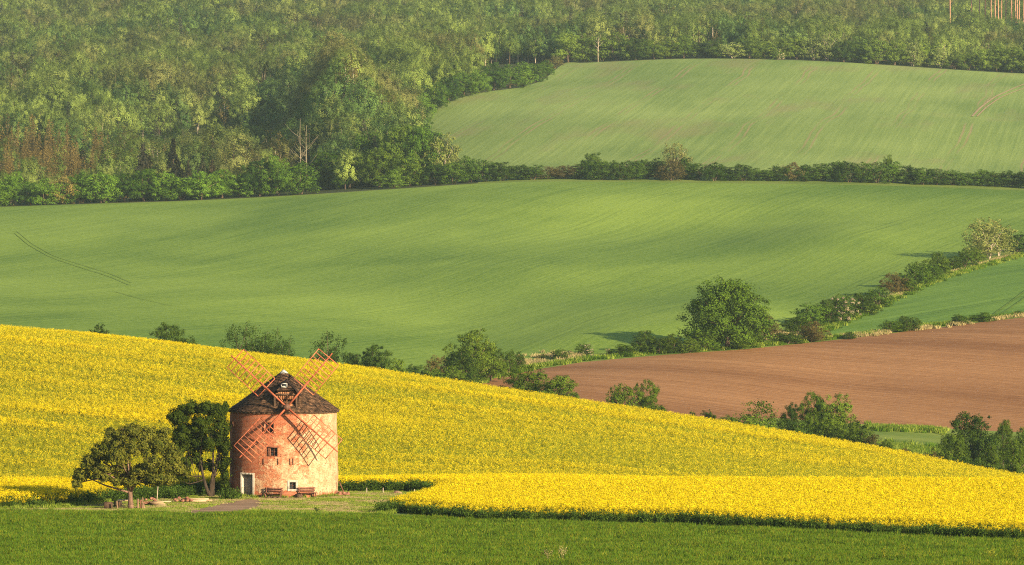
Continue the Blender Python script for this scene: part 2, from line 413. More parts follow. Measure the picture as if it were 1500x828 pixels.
PARTS['meadow'] = rest
info = {'front_crop': ('crop_field', M['cropsoil'], 'dark green foreground field of young crop'),
        'path': ('path', M['path'], 'bare trodden earth patch before the windmill door'),
        'rape_field': ('rapeseed_field', M['rapesoil'], 'ground of the yellow rapeseed field rising behind the windmill'),
        'yard': ('yard', M['yard'], 'mown pale grass yard around the windmill'),
        'ploughed_field': ('ploughed_field', M['soil'], 'reddish brown ploughed field on the right'),
        'wedge_field': ('small_wheat_field', M['wedge'], 'small green field wedge right of the diagonal hedge'),
        'wheat_field': ('wheat_field', M['main'], 'wide rolling green field across the middle'),
        'upper_field': ('upper_field', M['upper'], 'pale green striped field on the upper right hillside'),
        'forest_floor': ('forest_floor', M['forestfloor'], 'forest floor under the wooded hillside'),
        'meadow': ('meadow', M['meadow'], 'grassy ground between the fields')}
for k_, T in PARTS.items():
    used, inv = np.unique(T, return_inverse=True)
    nm, mt, lb = info[k_]
    o = mesh_np(nm, V[used], inv.reshape(T.shape), mt, smooth=True)
    tag(o, lb, 'ground', kind='structure')

def track(pts, width, mat, label, lift=.12):
    q = np.array([P(u, v) for u, v in pts]); seg = np.linalg.norm(np.diff(q, axis=0), axis=1); cum = np.concatenate([[0], np.cumsum(seg)])
    t = np.arange(0, cum[-1], 3.0); x = np.interp(t, cum, q[:, 0]); y = np.interp(t, cum, q[:, 1])
    kk = np.ones(9) / 9; x = np.convolve(np.pad(x, 4, mode='edge'), kk, 'valid'); y = np.convolve(np.pad(y, 4, mode='edge'), kk, 'valid')
    d = np.stack([np.gradient(x), np.gradient(y)], 1); d /= np.linalg.norm(d, axis=1)[:, None]; nn = np.stack([-d[:, 1], d[:, 0]], 1) * width / 2
    L = np.stack([x, y], 1) + nn; Rr = np.stack([x, y], 1) - nn; n = len(x)
    V = np.concatenate([np.column_stack([L, hz(L[:, 0], L[:, 1]) + lift]), np.column_stack([Rr, hz(Rr[:, 0], Rr[:, 1]) + lift])])
    F = np.array([[i + n, i + n + 1, i + 1, i] for i in range(n - 1)])
    tag(mesh_np('wheel_track', V, F, mat), label, 'track', kind='structure')
M['tan'] = field_mat('bare wheel track', (.26, .20, .10), (.40, .30, .16), 0, 2, 20, None, .4)
M['darktrack'] = field_mat('worn wheel track', (.076, .146, .014), (.20, .29, .036), 0, 2, 20, None, .4)
track([(1423, 172), (1436, 158), (1456, 143), (1480, 132), (1499, 124), (1530, 114)], .8, M['tan'], 'bare tan wheel track at the right of the upper field')
track([(1430, 172), (1444, 158), (1464, 144), (1488, 134), (1520, 124)], .6, M['tan'], 'second wheel track beside the tan one on the upper field')
track([(20, 341), (40, 358), (75, 378), (120, 393), (160, 405), (192, 419)], .2, M['darktrack'], 'dark curved wheel track at the left of the wide green field')
track([(166, 427), (200, 437), (235, 445), (262, 451)], .18, M['darktrack'], 'short dark wheel track in the lower left of the wide green field')
track([(1453, 463), (1475, 447), (1500, 428), (1520, 414)], .45, M['darktrack'], 'wheel track curving up the small green field at the right')
track([(1462, 463), (1484, 449), (1509, 431)], .35, M['darktrack'], 'second wheel track in the small green field at the right')
track([(24, 339), (46, 357), (80, 376), (124, 390), (164, 402), (196, 416)], .18, M['darktrack'], 'second faint wheel track at the left of the wide green field')

# ------------------------------------------------------------------ materials for things
M['leaf'] = leaf_mat('leaves', (.038, .078, .008), (.140, .205, .022), .28)
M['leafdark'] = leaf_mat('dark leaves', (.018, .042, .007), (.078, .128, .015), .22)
M['leafred'] = leaf_mat('young bronze leaves', (.050, .045, .014), (.150, .120, .038), .25)
M['blossom'] = leaf_mat('blossom', (.34, .27, .17), (.62, .54, .38), .25)
M['needle'] = leaf_mat('needles', (.028, .040, .020), (.085, .085, .045), .1)
M['larch'] = leaf_mat('larch needles', (.100, .078, .024), (.235, .175, .055), .2)
M['wood_leaf'] = leaf_mat('wood leaves', (.110, .178, .030), (.275, .350, .075), .30, c3=(.175, .165, .06))
M['wood_leaf_dark'] = leaf_mat('dark wood leaves', (.062, .130, .032), (.165, .260, .060), .28, c3=(.135, .12, .04))
M['bark'] = plain_mat('bark', (.05, .035, .025), (.15, .105, .07), 6, .95, stretch=(1, 1, .2))
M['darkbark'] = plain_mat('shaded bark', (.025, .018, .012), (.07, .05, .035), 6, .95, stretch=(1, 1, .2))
M['palebark'] = plain_mat('pale bark', (.30, .25, .18), (.48, .40, .30), 6, .9, stretch=(1, 1, .2))
M['fieldbark'] = plain_mat('greyish bark', (.14, .12, .08), (.26, .22, .15), 6, .9, stretch=(1, 1, .2))
M['pinebark'] = plain_mat('orange pine bark', (.26, .13, .075), (.44, .25, .15), 3, .9, stretch=(1, 1, .2))

# ------------------------------------------------------------------ foliage geometry
def unit(a): return a / (np.linalg.norm(a, axis=1, keepdims=True) + 1e-9)
def leaf_quads(C, Nn, size, R, elong=.62):
    n = len(C); a = unit(np.cross(Nn, unit(R.normal(size=(n, 3))))); b = np.cross(unit(Nn), a)
    s = (np.asarray(size) * np.ones(n))[:, None]
    k = R.uniform(.7, 1.3, (n, 1)); fold = unit(Nn) * s * .18
    V = np.stack([C - a * s * k, C - b * s * elong + fold, C + a * s * k, C + b * s * elong + fold], 1).reshape(-1, 3)
    return V, np.arange(4 * n).reshape(n, 4)
def crown_points(lobes, R, n_leaf, clump_r=.30, clumps=26, up=.35, dome=0.0):
    """lobes: (cx, cy, cz, rx, ry, rz). Leaves sit in clumps over each lobe, thinning inwards"""
    C = []; Nn = []; T = []
    vol = np.array([(l[3] * l[4] * l[5]) ** (2 / 3) for l in lobes]); vol /= vol.sum()
    for l, wv in zip(lobes, vol):
        c = np.array(l[:3]); r = np.array(l[3:6]); m = max(60, int(n_leaf * wv)); K = max(5, int(clumps * (0.5 + .5 * R.random())))
        d = unit(R.normal(size=(K, 3))); d[:, 2] = d[:, 2] * .85 + up * .4
        cc = c + unit(d) * r * R.uniform(.55, .98, (K, 1)); ct = R.uniform(.1, .9, K); cr = clump_r * R.uniform(.6, 1.3, K)
        k = R.integers(0, K, m); q = unit(R.normal(size=(m, 3)))
        rad = (R.random((m, 1)) ** .45)
        p = cc[k] + q * rad * r * cr[k][:, None]
        inner = R.random(m) < .10
        p[inner] = c + unit(R.normal(size=(m, 3)))[inner] * r * R.uniform(.2, .8, (m, 1))[inner]
        out = unit((p - c) / r)
        nn = unit(q * 1.0 + out * 1.0 + R.normal(size=(m, 3)) * .45)
        if dome:
            ctr = np.mean([q_[:3] for q_ in lobes], axis=0) - np.array([0, 0, 2.0]); nn = unit(nn * .40 + unit(p - ctr) * dome)
        C.append(p); Nn.append(nn); T.append(np.clip(ct[k] + R.normal(size=m) * .16, 0, 1))
    return np.concatenate(C), np.concatenate(Nn), np.concatenate(T)
def make_crown(name, lobes, n_leaf, size, mat, seed, link=False, **kw):
    R = np.random.default_rng(seed)
    C, Nn, T = crown_points(lobes, R, n_leaf, **kw)
    V, Fq = leaf_quads(C, Nn, size * R.uniform(.6, 1.25, len(C)), R)
    return mesh_np(name, V, Fq, mat, link=link, attrs={'tint': np.repeat(T, 4)})
def rand_lobes(seed, shape='round', n=11):
    """lobes of a crown in a unit box: width 1, height 1, base at z 0"""
    R = np.random.default_rng(seed); L = []
    if shape == 'bush':  z0, z1, prof = .0, .98, lambda t: math.sqrt(max(0.03, 1 - (max(0, t - .35) / .68) ** 2))
    elif shape == 'tall': z0, z1, prof = .02, 1.0, lambda t: (math.sin(math.pi * min(1, .26 + t * .66)) ** .6)
    elif shape == 'dome': z0, z1, prof = .22, 1.0, lambda t: math.sqrt(max(0.05, 1 - (max(0, t - .2) / .85) ** 2))
    elif shape == 'flat': z0, z1, prof = .10, .98, lambda t: (math.sin(math.pi * min(1, .28 + t * .64)) ** .6)
    else: z0, z1, prof = .04, 1.0, lambda t: (math.sin(math.pi * min(1, .22 + t * .70)) ** .6)
    for i in range(n):
        t = (i + .5) / n; t = min(1, max(0, t + R.uniform(-.06, .06))); r = R.uniform(.15, .25) * (.75 + .5 * prof(t))
        a = i * 2.4 + R.uniform(-.5, .5); rr = max(0, .56 * prof(t) - r * .8) * R.uniform(.75, 1.1)
        z = z0 + t * (z1 - z0 - .1)
        L.append((rr * math.cos(a), rr * math.sin(a), min(max(z, z0 + r * .7), z1 - r * .72), r * 1.05, r * 1.05, r * R.uniform(.7, .95)))
    r = .27 if shape != 'bush' else .33
    L.append((0, 0, z0 + .45 * (z1 - z0), r * 1.1, r * 1.1, .3))
    return L
def make_trunk(name, lobes, seed, mat, r=.035, multi=1, lean=.02, link=False, top=.6, n=6):
    R = np.random.default_rng(seed); b = MB(); random.seed(seed)
    for mtk in range(multi):
        ang = 2 * math.pi * mtk / max(1, multi) + R.random(); off = .03 * (multi > 1)
        base = np.array([math.cos(ang) * off, math.sin(ang) * off, -.03])
        spread = (.16 if multi > 1 else lean)
        pts = [base + np.array([math.cos(ang) * spread * t, math.sin(ang) * spread * t, t * top + .0]) + R.normal(size=3) * .008 * (t > 0) for t in (0, .12, .3, .55, .8, 1)]
        b.tube(pts, [r * 1.35, r, r * .85, r * .65, r * .4, r * .15], n, wob=.15, a=.5)
        for l in lobes:
            if R.random() < .85 / (1 if multi == 1 else 1.6):
                tz = R.uniform(.25, .8); p = pts[0] * (1 - tz) + pts[-1] * tz; q = np.array(l[:3])
                if q[2] < p[2]: p = pts[0] * .75 + pts[-1] * .25
                mid = (p + q) / 2 + R.normal(size=3) * .02 + np.array([0, 0, -.02]); e = q + (q - p) * .25
                b.tube([p, mid, q, e], [r * .42, r * .3, r * .18, r * .05], 4)
    return b.build(name, mat, link=link)
def make_conifer(name, seed, mat, n_layers=26, per=26, width=.5, droop=.35, sparse=.0, size=.05):
    R = np.random.default_rng(seed); C = []; Nn = []; T = []
    for i in range(n_layers):
        t = i / n_layers; z = .06 + .92 * t; rad = width * (1 - t) ** .85 + .012
        nb = max(4, int(9 * (1 - t)) + 3)
        for k in range(nb):
            a = R.uniform(0, 6.283); L = rad * R.uniform(.6, 1.08); m = max(4, int(per * (1 - t) + 5)); s = R.random(m) ** .6
            tn = R.uniform(.1, .9)
            p = np.stack([np.cos(a) * L * s, np.sin(a) * L * s, z - droop * L * s + .10 * L * s * s], 1) + R.normal(size=(m, 3)) * .012
            C.append(p); Nn.append(unit(np.array([[np.cos(a) * .5, np.sin(a) * .5, .8]]) + R.normal(size=(m, 3)) * .5)); T.append(np.clip(tn + R.normal(size=m) * .15, 0, 1))
    C = np.concatenate(C); Nn = np.concatenate(Nn); T = np.concatenate(T)
    V, Fq = leaf_quads(C, Nn, size * R.uniform(.5, 1.1, len(C)), R, .35)
    return mesh_np(name, V, Fq, mat, link=False, attrs={'tint': np.repeat(T, 4)})

# library: kind -> list of (crown, trunk) unit meshes
LIB = {}
def lib(kind, shape, n_var, n_leaf, size, mat, seed, trunk_r=.03, multi=1, bark='bark', nlobes=11, **kw):
    LIB[kind] = []
    for i in range(n_var):
        L = rand_lobes(seed + i, shape, nlobes)
        c = make_crown('crown', L, n_leaf, size, M[mat], seed + 50 + i, **kw)
        t = make_trunk('trunk', L, seed + 90 + i, M[bark], trunk_r, multi)
        LIB[kind].append((c, t))
lib('tree', 'round', 4, 20000, .0135, 'leaf', 100)
lib('tree_dark', 'round', 3, 20000, .0135, 'leafdark', 140)
lib('big', 'tall', 2, 30000, .0145, 'leaf', 170, nlobes=24, trunk_r=.035, clump_r=.34)
lib('open', 'round', 3, 3600, .018, 'leafdark', 200, clump_r=.36, multi=3, trunk_r=.02)
lib('sparse', 'flat', 2, 2600, .020, 'leaf', 230, multi=2, trunk_r=.016, clump_r=.3)
lib('bush', 'bush', 5, 10000, .0175, 'leaf', 260, trunk_r=.02, multi=3)
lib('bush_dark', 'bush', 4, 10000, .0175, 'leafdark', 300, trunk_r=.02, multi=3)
lib('bush_red', 'bush', 3, 8000, .0175, 'leafred', 340, trunk_r=.02, multi=3)
lib('bush_blossom', 'bush', 2, 9000, .0175, 'leafdark', 370, trunk_r=.02, multi=3)
lib('pale', 'tall', 2, 5000, .020, 'wood_leaf', 400, trunk_r=.02, multi=2, bark='palebark')
LIB['spruce'] = []
for i in range(2):
    b = MB(); b.tube([(0, 0, -.02), (0, 0, .5), (0, 0, .97)], [.028, .016, .003], 6)
    LIB['spruce'].append((make_conifer('crown', 440 + i, M['needle']), b.build('trunk', M['bark'], link=False)))
# blossom crowns: cream flower heads on the sunny side of the bush
BLOS = []
for i in range(2):
    R_ = np.random.default_rng(500 + i); L = rand_lobes(370 + i, 'bush', 11)
    L = [l for l in L if l[0] > -.1]
    C_, N_, T_ = crown_points([(l[0] + .02, l[1] - .03, l[2] + .01, l[3] * 1.05, l[4] * 1.05, l[5] * 1.05) for l in L], R_, 1700, clumps=9, clump_r=.2)
    V_, F_ = leaf_quads(C_, N_, .02, R_)
    BLOS.append(mesh_np('blossom', V_, F_, M['blossom'], link=False, attrs={'tint': np.repeat(T_, 4)}))

NCNT = {}
def plant(kind, x, y, hgt, wid, label, cat, name=None, group=None, color=(1, 1, 1), seed=None, z=None, bark=None):
    i = NCNT.get(kind, 0); NCNT[kind] = i + 1
    c0, t0 = LIB[kind][i % len(LIB[kind])]
    R = random.Random(seed if seed is not None else i * 31 + len(kind))
    z = float(hz(x, y)) if z is None else z
    o = empty(name or ('shrub' if 'bush' in kind else 'spruce_tree' if kind == 'spruce' else 'tree'), (x, y, z - .05), R.uniform(-.6, .6) if kind == 'bush_blossom' else R.uniform(0, 6.28), (wid, wid, hgt))
    c = c0.copy(); COL.objects.link(c); c.parent = o; c.name = 'crown'
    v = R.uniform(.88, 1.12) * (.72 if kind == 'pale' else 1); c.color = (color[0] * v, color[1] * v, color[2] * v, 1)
    t = t0.copy(); COL.objects.link(t); t.parent = o; t.name = 'trunk' if 'bush' not in kind else 'stems'
    if kind == 'bush_blossom':
        b = BLOS[i % 2].copy(); COL.objects.link(b); b.parent = o; b.name = 'blossom'
    tag(o, label, cat, group); return o
def plant_px(kind, u, vtop, wpx, Y=None, vb=None, **kw):
    """top of the plant at photo row vtop, standing at distance Y (or where row vb meets the ground)"""
    if Y is None: Y = hit(u, vb, kw.pop('ymin', 600))
    else: kw.pop('ymin', 0)
    x = px2x(u, Y); zg = float(hz(x, Y)); h = max(.8, CZ - (vtop - VH) / F * Y - zg)
    return plant(kind, x, Y, h, max(1.0, 1.18 * wpx / F * Y), z=zg, **kw)

# --- plants just behind the crest of the yellow hill
G1 = 'trees and bushes along the brook behind the yellow hill'
for a in [
 ('bush_dark', 143, 472, 42, 800, 'low dark bush barely showing over the yellow crest, furthest left', 'bush'),
 ('tree_dark', 245, 471, 46, 830, 'round dark tree over the yellow crest, first tree left of the windmill', 'tree'),
 ('bush', 272, 490, 42, 815, 'low spreading bush at the right foot of the round dark tree on the yellow crest', 'bush'),
 ('open', 352, 472, 46, 840, 'tall open tree, left end of the clump above the upper left sail', 'tree'),
 ('open', 378, 477, 44, 845, 'open grey green tree in the middle of the clump above the upper left sail', 'tree'),
 ('open', 402, 481, 44, 842, 'open tree right of the middle in the clump above the windmill roof', 'tree'),
 ('open', 418, 492, 30, 838, 'short thin tree, right end of the clump above the windmill roof', 'tree'),
 ('open', 480, 485, 50, 835, 'airy tree right behind the tip of the upper right sail', 'tree'),
 ('tree_dark', 516, 515, 34, 850, 'small dark tree just right of the upper right sail', 'tree'),
 ('tree_dark', 548, 503, 44, 850, 'pointed dark green tree over the crest right of the sails', 'tree'),
 ('bush', 580, 524, 34, 845, 'light green bush right of the pointed dark tree', 'bush'),
 ('bush_dark', 608, 531, 44, 850, 'wide dark bush left of the brownish bush on the crest', 'bush'),
 ('bush_red', 640, 519, 36, 870, 'brownish bush beside the large brook tree', 'bush'),
 ('bush', 633, 538, 34, 850, 'low green bush in front of the brownish bush', 'bush'),
 ('tree', 692, 479, 66, 880, 'tall rounded brook tree where the ploughed soil comes to a point', 'tree'),
 ('bush_dark', 676, 514, 52, 868, 'dark bush in front of the tall brook tree', 'bush'),
 ('tree', 720, 506, 40, 885, 'lower green tree on the right side of the tall brook tree', 'tree'),
 ('bush', 661, 534, 38, 855, 'yellow green bush at the left foot of the tall brook tree', 'bush'),
 ('bush_dark', 745, 509, 22, 905, 'small dark bush right of the brook trees', 'bush'),
 ('bush_dark', 760, 513, 18, 915, 'tiny dark bush at the start of the dry grass strip', 'bush'),
 ('bush_dark', 706, 568, 14, 780, 'tiny dark bush poking over the yellow crest at the tip of the brown soil', 'bush'),
 ('bush_dark', 723, 567, 14, 780, 'tiny bush next to the first bushy tree in front of the brown soil', 'bush'),
 ('tree', 774, 535, 66, 775, 'broad bushy tree on the yellow crest before the brown field, left half of the pair', 'tree'),
 ('tree', 816, 549, 60, 770, 'rounded bushy tree on the yellow crest before the brown field, right half of the pair', 'tree'),
 ('bush', 909, 560, 50, 765, 'wide round bush in front of the brown field left of a small tree', 'bush'),
 ('tree', 947, 553, 40, 768, 'small upright tree in front of the brown field', 'tree'),
 ('bush_dark', 972, 592, 16, 760, 'tiny bush right of the small upright tree on the crest', 'bush'),
 ('bush_dark', 1010, 601, 26, 765, 'flat low bush left end of the scrub on the crest', 'bush'),
 ('bush_dark', 1036, 597, 30, 770, 'flat low bush second in the scrub on the crest', 'bush'),
 ('bush', 1068, 606, 40, 765, 'low scrub bush at the foot of the thin tree', 'bush'),
 ('sparse', 1117, 582, 66, 775, 'thin see-through tree with bent stems before the brown field', 'tree'),
 ('bush', 1108, 606, 66, 765, 'wide low bush under the thin see-through tree', 'bush'),
 ('tree_dark', 1160, 588, 32, 775, 'narrow dark tree right of the thin see-through tree', 'tree'),
 ('bush_dark', 1168, 614, 52, 762, 'dark wide bush below the narrow dark tree', 'bush'),
 ('tree', 1190, 571, 42, 785, 'leafy tree, taller left stem of the pair before the brown field', 'tree'),
 ('tree', 1224, 577, 60, 785, 'wide leafy tree, right half of the pair before the brown field', 'tree'),
 ('bush', 1212, 611, 56, 768, 'bush at the foot of the leafy pair of trees', 'bush'),
 ('bush', 1256, 614, 62, 765, 'olive bush right of the leafy pair of trees', 'bush'),
 ('bush_red', 1280, 634, 40, 755, 'low bush with brownish top before the green meadow', 'bush'),
 ('bush', 1300, 642, 30, 750, 'small bush nearest the left end of the green meadow', 'bush'),
 ('bush_red', 1328, 654, 36, 740, 'faint dry brown shrub along the crest, left of two', 'bush'),
 ('bush_red', 1362, 660, 36, 735, 'faint dry brown shrub along the crest, right of two', 'bush'),
 ('tree_dark', 1424, 600, 72.24, 760, 'large dark rounded tree at the right before the brown field', 'tree'),
 ('bush', 1396, 628, 48.16, 745, 'lower bush at the left side of the large dark tree', 'bush'),
 ('bush_dark', 1418, 664, 43, 735, 'dark bush at the foot of the large dark tree', 'bush'),
 ('tree', 1470, 614, 29.24, 790, 'bright green round tree right of the large dark tree', 'tree'),
 ('bush', 1452, 648, 34.4, 745, 'bush between the large dark tree and the right edge', 'bush'),
 ('tree', 1488, 640, 44.72, 735, 'low round tree at the right edge beside the yellow crest', 'tree'),
 ('tree', 1502, 622, 34.4, 760, 'leafy tree cut by the right edge of the photo', 'tree'),
]:
    plant_px(a[0], a[1], a[2], a[3], Y=a[4], label=a[5], cat=a[6], group=G1)
for i, u in enumerate((1550, 1605, 1660, 1720, 30, -60, -150)):
    pass
# --- hedge along the top of the brown field and up the diagonal
G2 = 'bushes and trees along the field edge and diagonal hedge'
for a in [
 ('bush_dark', 795, 518, 18, 528, 'tiny dark bush in the dry grass strip, leftmost', 'bush', (1, 1, 1)),
 ('bush_dark', 822, 510, 26, 527, 'round dark bush in the dry grass strip', 'bush', (1, 1, 1)),
 ('bush_blossom', 855, 502, 24, 522, 'small bush with pale blossom top in the dry grass strip', 'bush', (1.2, 1.2, 1)),
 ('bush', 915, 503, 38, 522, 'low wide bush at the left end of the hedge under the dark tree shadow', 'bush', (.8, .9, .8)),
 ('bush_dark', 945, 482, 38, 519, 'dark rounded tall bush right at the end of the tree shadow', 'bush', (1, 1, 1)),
 ('bush_dark', 965, 492, 36, 519, 'dark bush between two taller bushes left of the big oak-like tree', 'bush', (1, 1, 1)),
 ('bush', 986, 488, 40, 517, 'olive rounded bush left of the big oak-like tree', 'bush', (.85, .85, .8)),
 ('bush', 1010, 494, 28, 517, 'small light bush left of the big oak-like tree', 'bush', (1, 1, 1)),
 ('bush', 1032, 480, 42, 514, 'round mid green bush touching the left foot of the big oak-like tree', 'bush', (.9, 1, .9)),
 ('big', 1067, 408, 104, 511, 'big dense oak-like tree standing alone above the brown field', 'tree', (.62, .72, .7)),
 ('bush_red', 1124, 460, 36, 498, 'brown tinged shrub right of the big oak-like tree', 'bush', (1, 1, 1)),
 ('bush', 1104, 482, 30, 505, 'low bush at the right foot of the big oak-like tree', 'bush', (.9, .9, .9)),
 ('bush_dark', 1152, 484, 44, 504, 'dark low bush on the brown field edge where the diagonal hedge starts', 'bush', (1, 1, 1)),
 ('bush_red', 1190, 468, 42, 501, 'greyish brown bush at the lower corner of the diagonal hedge', 'bush', (1, 1, 1)),
 ('bush', 1166, 462, 36, 490, 'mid green bush behind the greyish brown corner bush', 'bush', (.8, .85, .8)),
 ('bush_dark', 1187, 441, 50, 478, 'dark bush on the diagonal hedge left of the white blossoming shrub', 'bush', (1.2, 1.3, 1.2)),
 ('bush_dark', 1212, 437, 36, 476, 'dark bush touching the white blossoming shrub on its left', 'bush', (1.1, 1.1, 1.0)),
 ('bush_blossom', 1230, 430, 44, 473, 'shrub full of cream white blossom on the diagonal hedge', 'bush', (1, 1, 1)),
 ('bush_dark', 1262, 426, 42, 462, 'very dark round bush right of the white blossoming shrub', 'bush', (.9, .9, .9)),
 ('bush_dark', 1286, 418, 34, 450, 'dark bush above a patch of dry grass on the diagonal hedge', 'bush', (1.1, 1.2, 1)),
 ('bush_red', 1310, 398, 38, 432, 'pinkish brown flowering bush on the diagonal hedge', 'bush', (1.15, 1.1, 1.1)),
 ('bush', 1330, 400, 32, 430, 'green bush right of the pinkish brown flowering bush', 'bush', (.8, .85, .9)),
 ('bush', 1343, 382, 42, 419, 'rounded tall bush midway up the diagonal hedge', 'bush', (.7, .8, .8)),
 ('bush', 1364, 386, 34, 412, 'rounded bush right of the tall midway bush', 'bush', (.8, .95, .8)),
 ('bush', 1374, 368, 38, 405, 'olive tall bush in the upper half of the diagonal hedge', 'bush', (.8, .85, .8)),
 ('bush', 1394, 374, 30, 398, 'bush below the light willow-like tree, third to its left', 'bush', (.9, .95, .9)),
 ('bush', 1412, 364, 32, 392, 'bush below the light willow-like tree, second to its left', 'bush', (.75, .85, .8)),
 ('bush', 1426, 362, 30, 387, 'bush below the light willow-like tree, touching it on the left', 'bush', (.9, .9, .9)),
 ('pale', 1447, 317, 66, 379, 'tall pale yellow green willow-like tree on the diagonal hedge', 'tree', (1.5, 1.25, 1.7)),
 ('pale', 1463, 325, 44, 375, 'right half of the pale willow-like pair on the diagonal hedge', 'tree', (1.35, 1.15, 1.5)),
 ('bush_dark', 1491, 338, 40, 369, 'dark bush at the right edge, end of the diagonal hedge', 'bush', (1.1, 1.2, 1.4)),
 ('bush_dark', 1244, 485, 18, 497, 'tiny bush on the grass edge of the brown field', 'bush', (1, 1, 1)),
 ('bush', 1306, 468, 30, 487, 'low round bush, left half of the pair on the brown field edge', 'bush', (.7, .8, .7)),
 ('bush_dark', 1331, 461, 36, 485, 'dark round bush, right half of the pair on the brown field edge', 'bush', (1.1, 1.1, 1)),
 ('bush_dark', 1407, 459, 28, 475, 'small dark bush further right on the brown field edge', 'bush', (1, 1.1, 1)),
 ('bush', 1441, 457, 38, 471, 'flat wide bush near the right end of the brown field edge', 'bush', (.7, .85, .8)),
 ('bush_dark', 1493, 454, 18, 463, 'tiny bush at the right end of the brown field edge', 'bush', (1, 1, 1)),
]:
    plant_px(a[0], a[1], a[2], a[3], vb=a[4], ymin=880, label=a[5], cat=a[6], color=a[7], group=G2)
# --- hedgerow between the two green fields
G3 = 'bushes of the long hedgerow between the two green fields'
def hb(u): return float(np.interp(u, [680, 850, 1000, 1200, 1350, 1500, 1700], [262.5, 264.5, 267, 267, 272, 280, 296]))
hr = random.Random(5)
u = 688; k = 0
special = {870: ('tree_dark', 222, 34, 'tallest dark bushy tree in the left part of the long hedgerow', 'tree'),
           990: ('pale', 207, 38, 'tall pale feathery tree rising above the long hedgerow', 'tree'),
           1300: ('tree', 227, 20, 'small round light green tree top above the long hedgerow', 'tree')}
colw = {'bush': 'green', 'bush_dark': 'dark green', 'bush_red': 'reddish brown', 'tree_dark': 'dark leafy'}
ordn = lambda n: '%d%s' % (n, 'th' if 10 <= n % 100 <= 20 else {1: 'st', 2: 'nd', 3: 'rd'}.get(n % 10, 'th'))
while u < 1690:
    wpx = hr.uniform(22, 34); k += 1
    tall = 30 + 5 * math.sin(u / 47) + hr.uniform(-4, 4) - (6 if 845 < u < 862 else 0)
    kd = 'bush_red' if (795 < u < 840 or hr.random() < .13) else ('bush_dark' if hr.random() < .62 else 'bush')
    sz = 'tall' if tall > 33 else 'low' if tall < 28 else 'rounded'
    vb = hb(u)
    plant_px(kd, u, vb - tall, wpx * 1.35, Y=1512 + hr.uniform(0, 10), label='%s %s bush, %s from the left end of the long hedgerow' % (sz, colw[kd], ordn(k)),
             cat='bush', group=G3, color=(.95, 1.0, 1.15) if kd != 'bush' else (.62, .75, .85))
    u += wpx * .74
for u, (kd, vt, wp, lb, ct) in special.items():
    plant_px(kd, u, vt, wp, Y=1522, label=lb, cat=ct, color=(1.15, 1.15, 1.2), group=G3 if kd == 'tree_dark' else None)

# --- front edge of the forest
G4 = 'front row of trees and bushes along the forest edge on the left'
u = -210; k = 0; kv = 0
while u < 455:
    wpx = hr.uniform(27, 42); k += 1
    vb = float(np.interp(u, [-200, 0, 150, 330, 450], [313, 308, 302, 298, 291])); tall = hr.uniform(42, 56) + (12 if u > 370 else 0)
    kd = hr.choice(['tree', 'bush', 'bush', 'tree', 'bush_red', 'tree_dark', 'bush'])
    if u < -30: lb = 'forest edge %s beyond the left border, %s outward' % ({'bush_red': 'brownish tree'}.get(kd, 'green tree'), ordn(8 - k))
    else:
        kv += 1
        lb = '%s %s %s, %s from left in the front row of the forest' % ({0: 'rounded', 1: 'dense', 2: 'leafy'}[kv % 3], {'bush_red': 'pale brownish', 'tree_dark': 'dark green'}.get(kd, 'fresh green'), 'tree' if 'tree' in kd else 'bushy tree', ordn(kv))
    plant_px(kd, u, vb - tall, wpx * 1.3, Y=1510 + hr.uniform(0, 8), label=lb, cat='tree', name='forest_edge_tree', group=G4,
             color=(1.05, 1.25, 1.2) if kd != 'bush_red' else (1.7, 1.7, 1.5))
    u += wpx * .78
for a in [
 ('spruce', 210, 207, 46, 1530, 'dark spruce, left of the two tall spruces at the forest edge', 'spruce', (.55, .5, .6)),
 ('spruce', 254, 200, 42, 1530, 'dark slim spruce, right of the two tall spruces at the forest edge', 'spruce', (.6, .55, .6)),
 ('spruce', 276, 232, 26, 1526, 'small spruce directly right of the two tall spruces', 'spruce', (.7, .6, .6)),
 ('spruce', 297, 226, 30, 1526, 'small pointed spruce third from the left at the forest edge', 'spruce', (.6, .65, .6)),
 ('spruce', 311, 232, 26, 1528, 'brownish small spruce right of the other spruces', 'spruce', (.8, .6, .6)),
 ('tree', 480, 222, 66, 1540, 'broad tree in deep shade left of the tall stand at the field corner', 'tree', (.75, .9, .8)),
 ('tree', 512, 228, 50, 1530, 'shaded tree at the foot of the tall stand at the field corner', 'tree', (.75, .9, .8)),
 ('big', 540, 192, 50, 1545, 'tall tree at the left end of the stand at the field corner', 'tree', (.9, 1.05, 1.1)),
 ('tree', 556, 214, 54, 1526, 'yellowish rounded tree, front left of the stand at the field corner', 'tree', (1.15, 1.15, 1.1)),
 ('big', 586, 183, 58, 1535, 'tallest olive tree of the stand at the field corner', 'tree', (1.0, 1.05, 1.2)),
 ('big', 620, 182, 56, 1532, 'fresh green tall tree right of the tallest one at the field corner', 'tree', (.95, 1.15, 1.2)),
 ('pale', 650, 194, 54, 1530, 'brownish tinged tree at the right end of the stand at the field corner', 'tree', (1.15, 1.0, 1.2)),
 ('tree', 600, 225, 50, 1522, 'low tree in front of the tallest olive tree', 'tree', (1, 1.05, 1)),
 ('bush_dark', 636, 238, 44, 1520, 'dark bush in front of the stand at the field corner', 'bush', (1, 1.1, 1)),
 ('bush', 664, 236, 40, 1518, 'bush where the stand meets the long hedgerow', 'bush', (.9, 1, 1)),
 ('bush', 576, 248, 40, 1514, 'low green bush at the bend of the field edge', 'bush', (.9, 1, 1)),
]:
    plant_px(a[0], a[1], a[2], a[3], Y=a[4], label=a[5], cat=a[6], color=a[7])
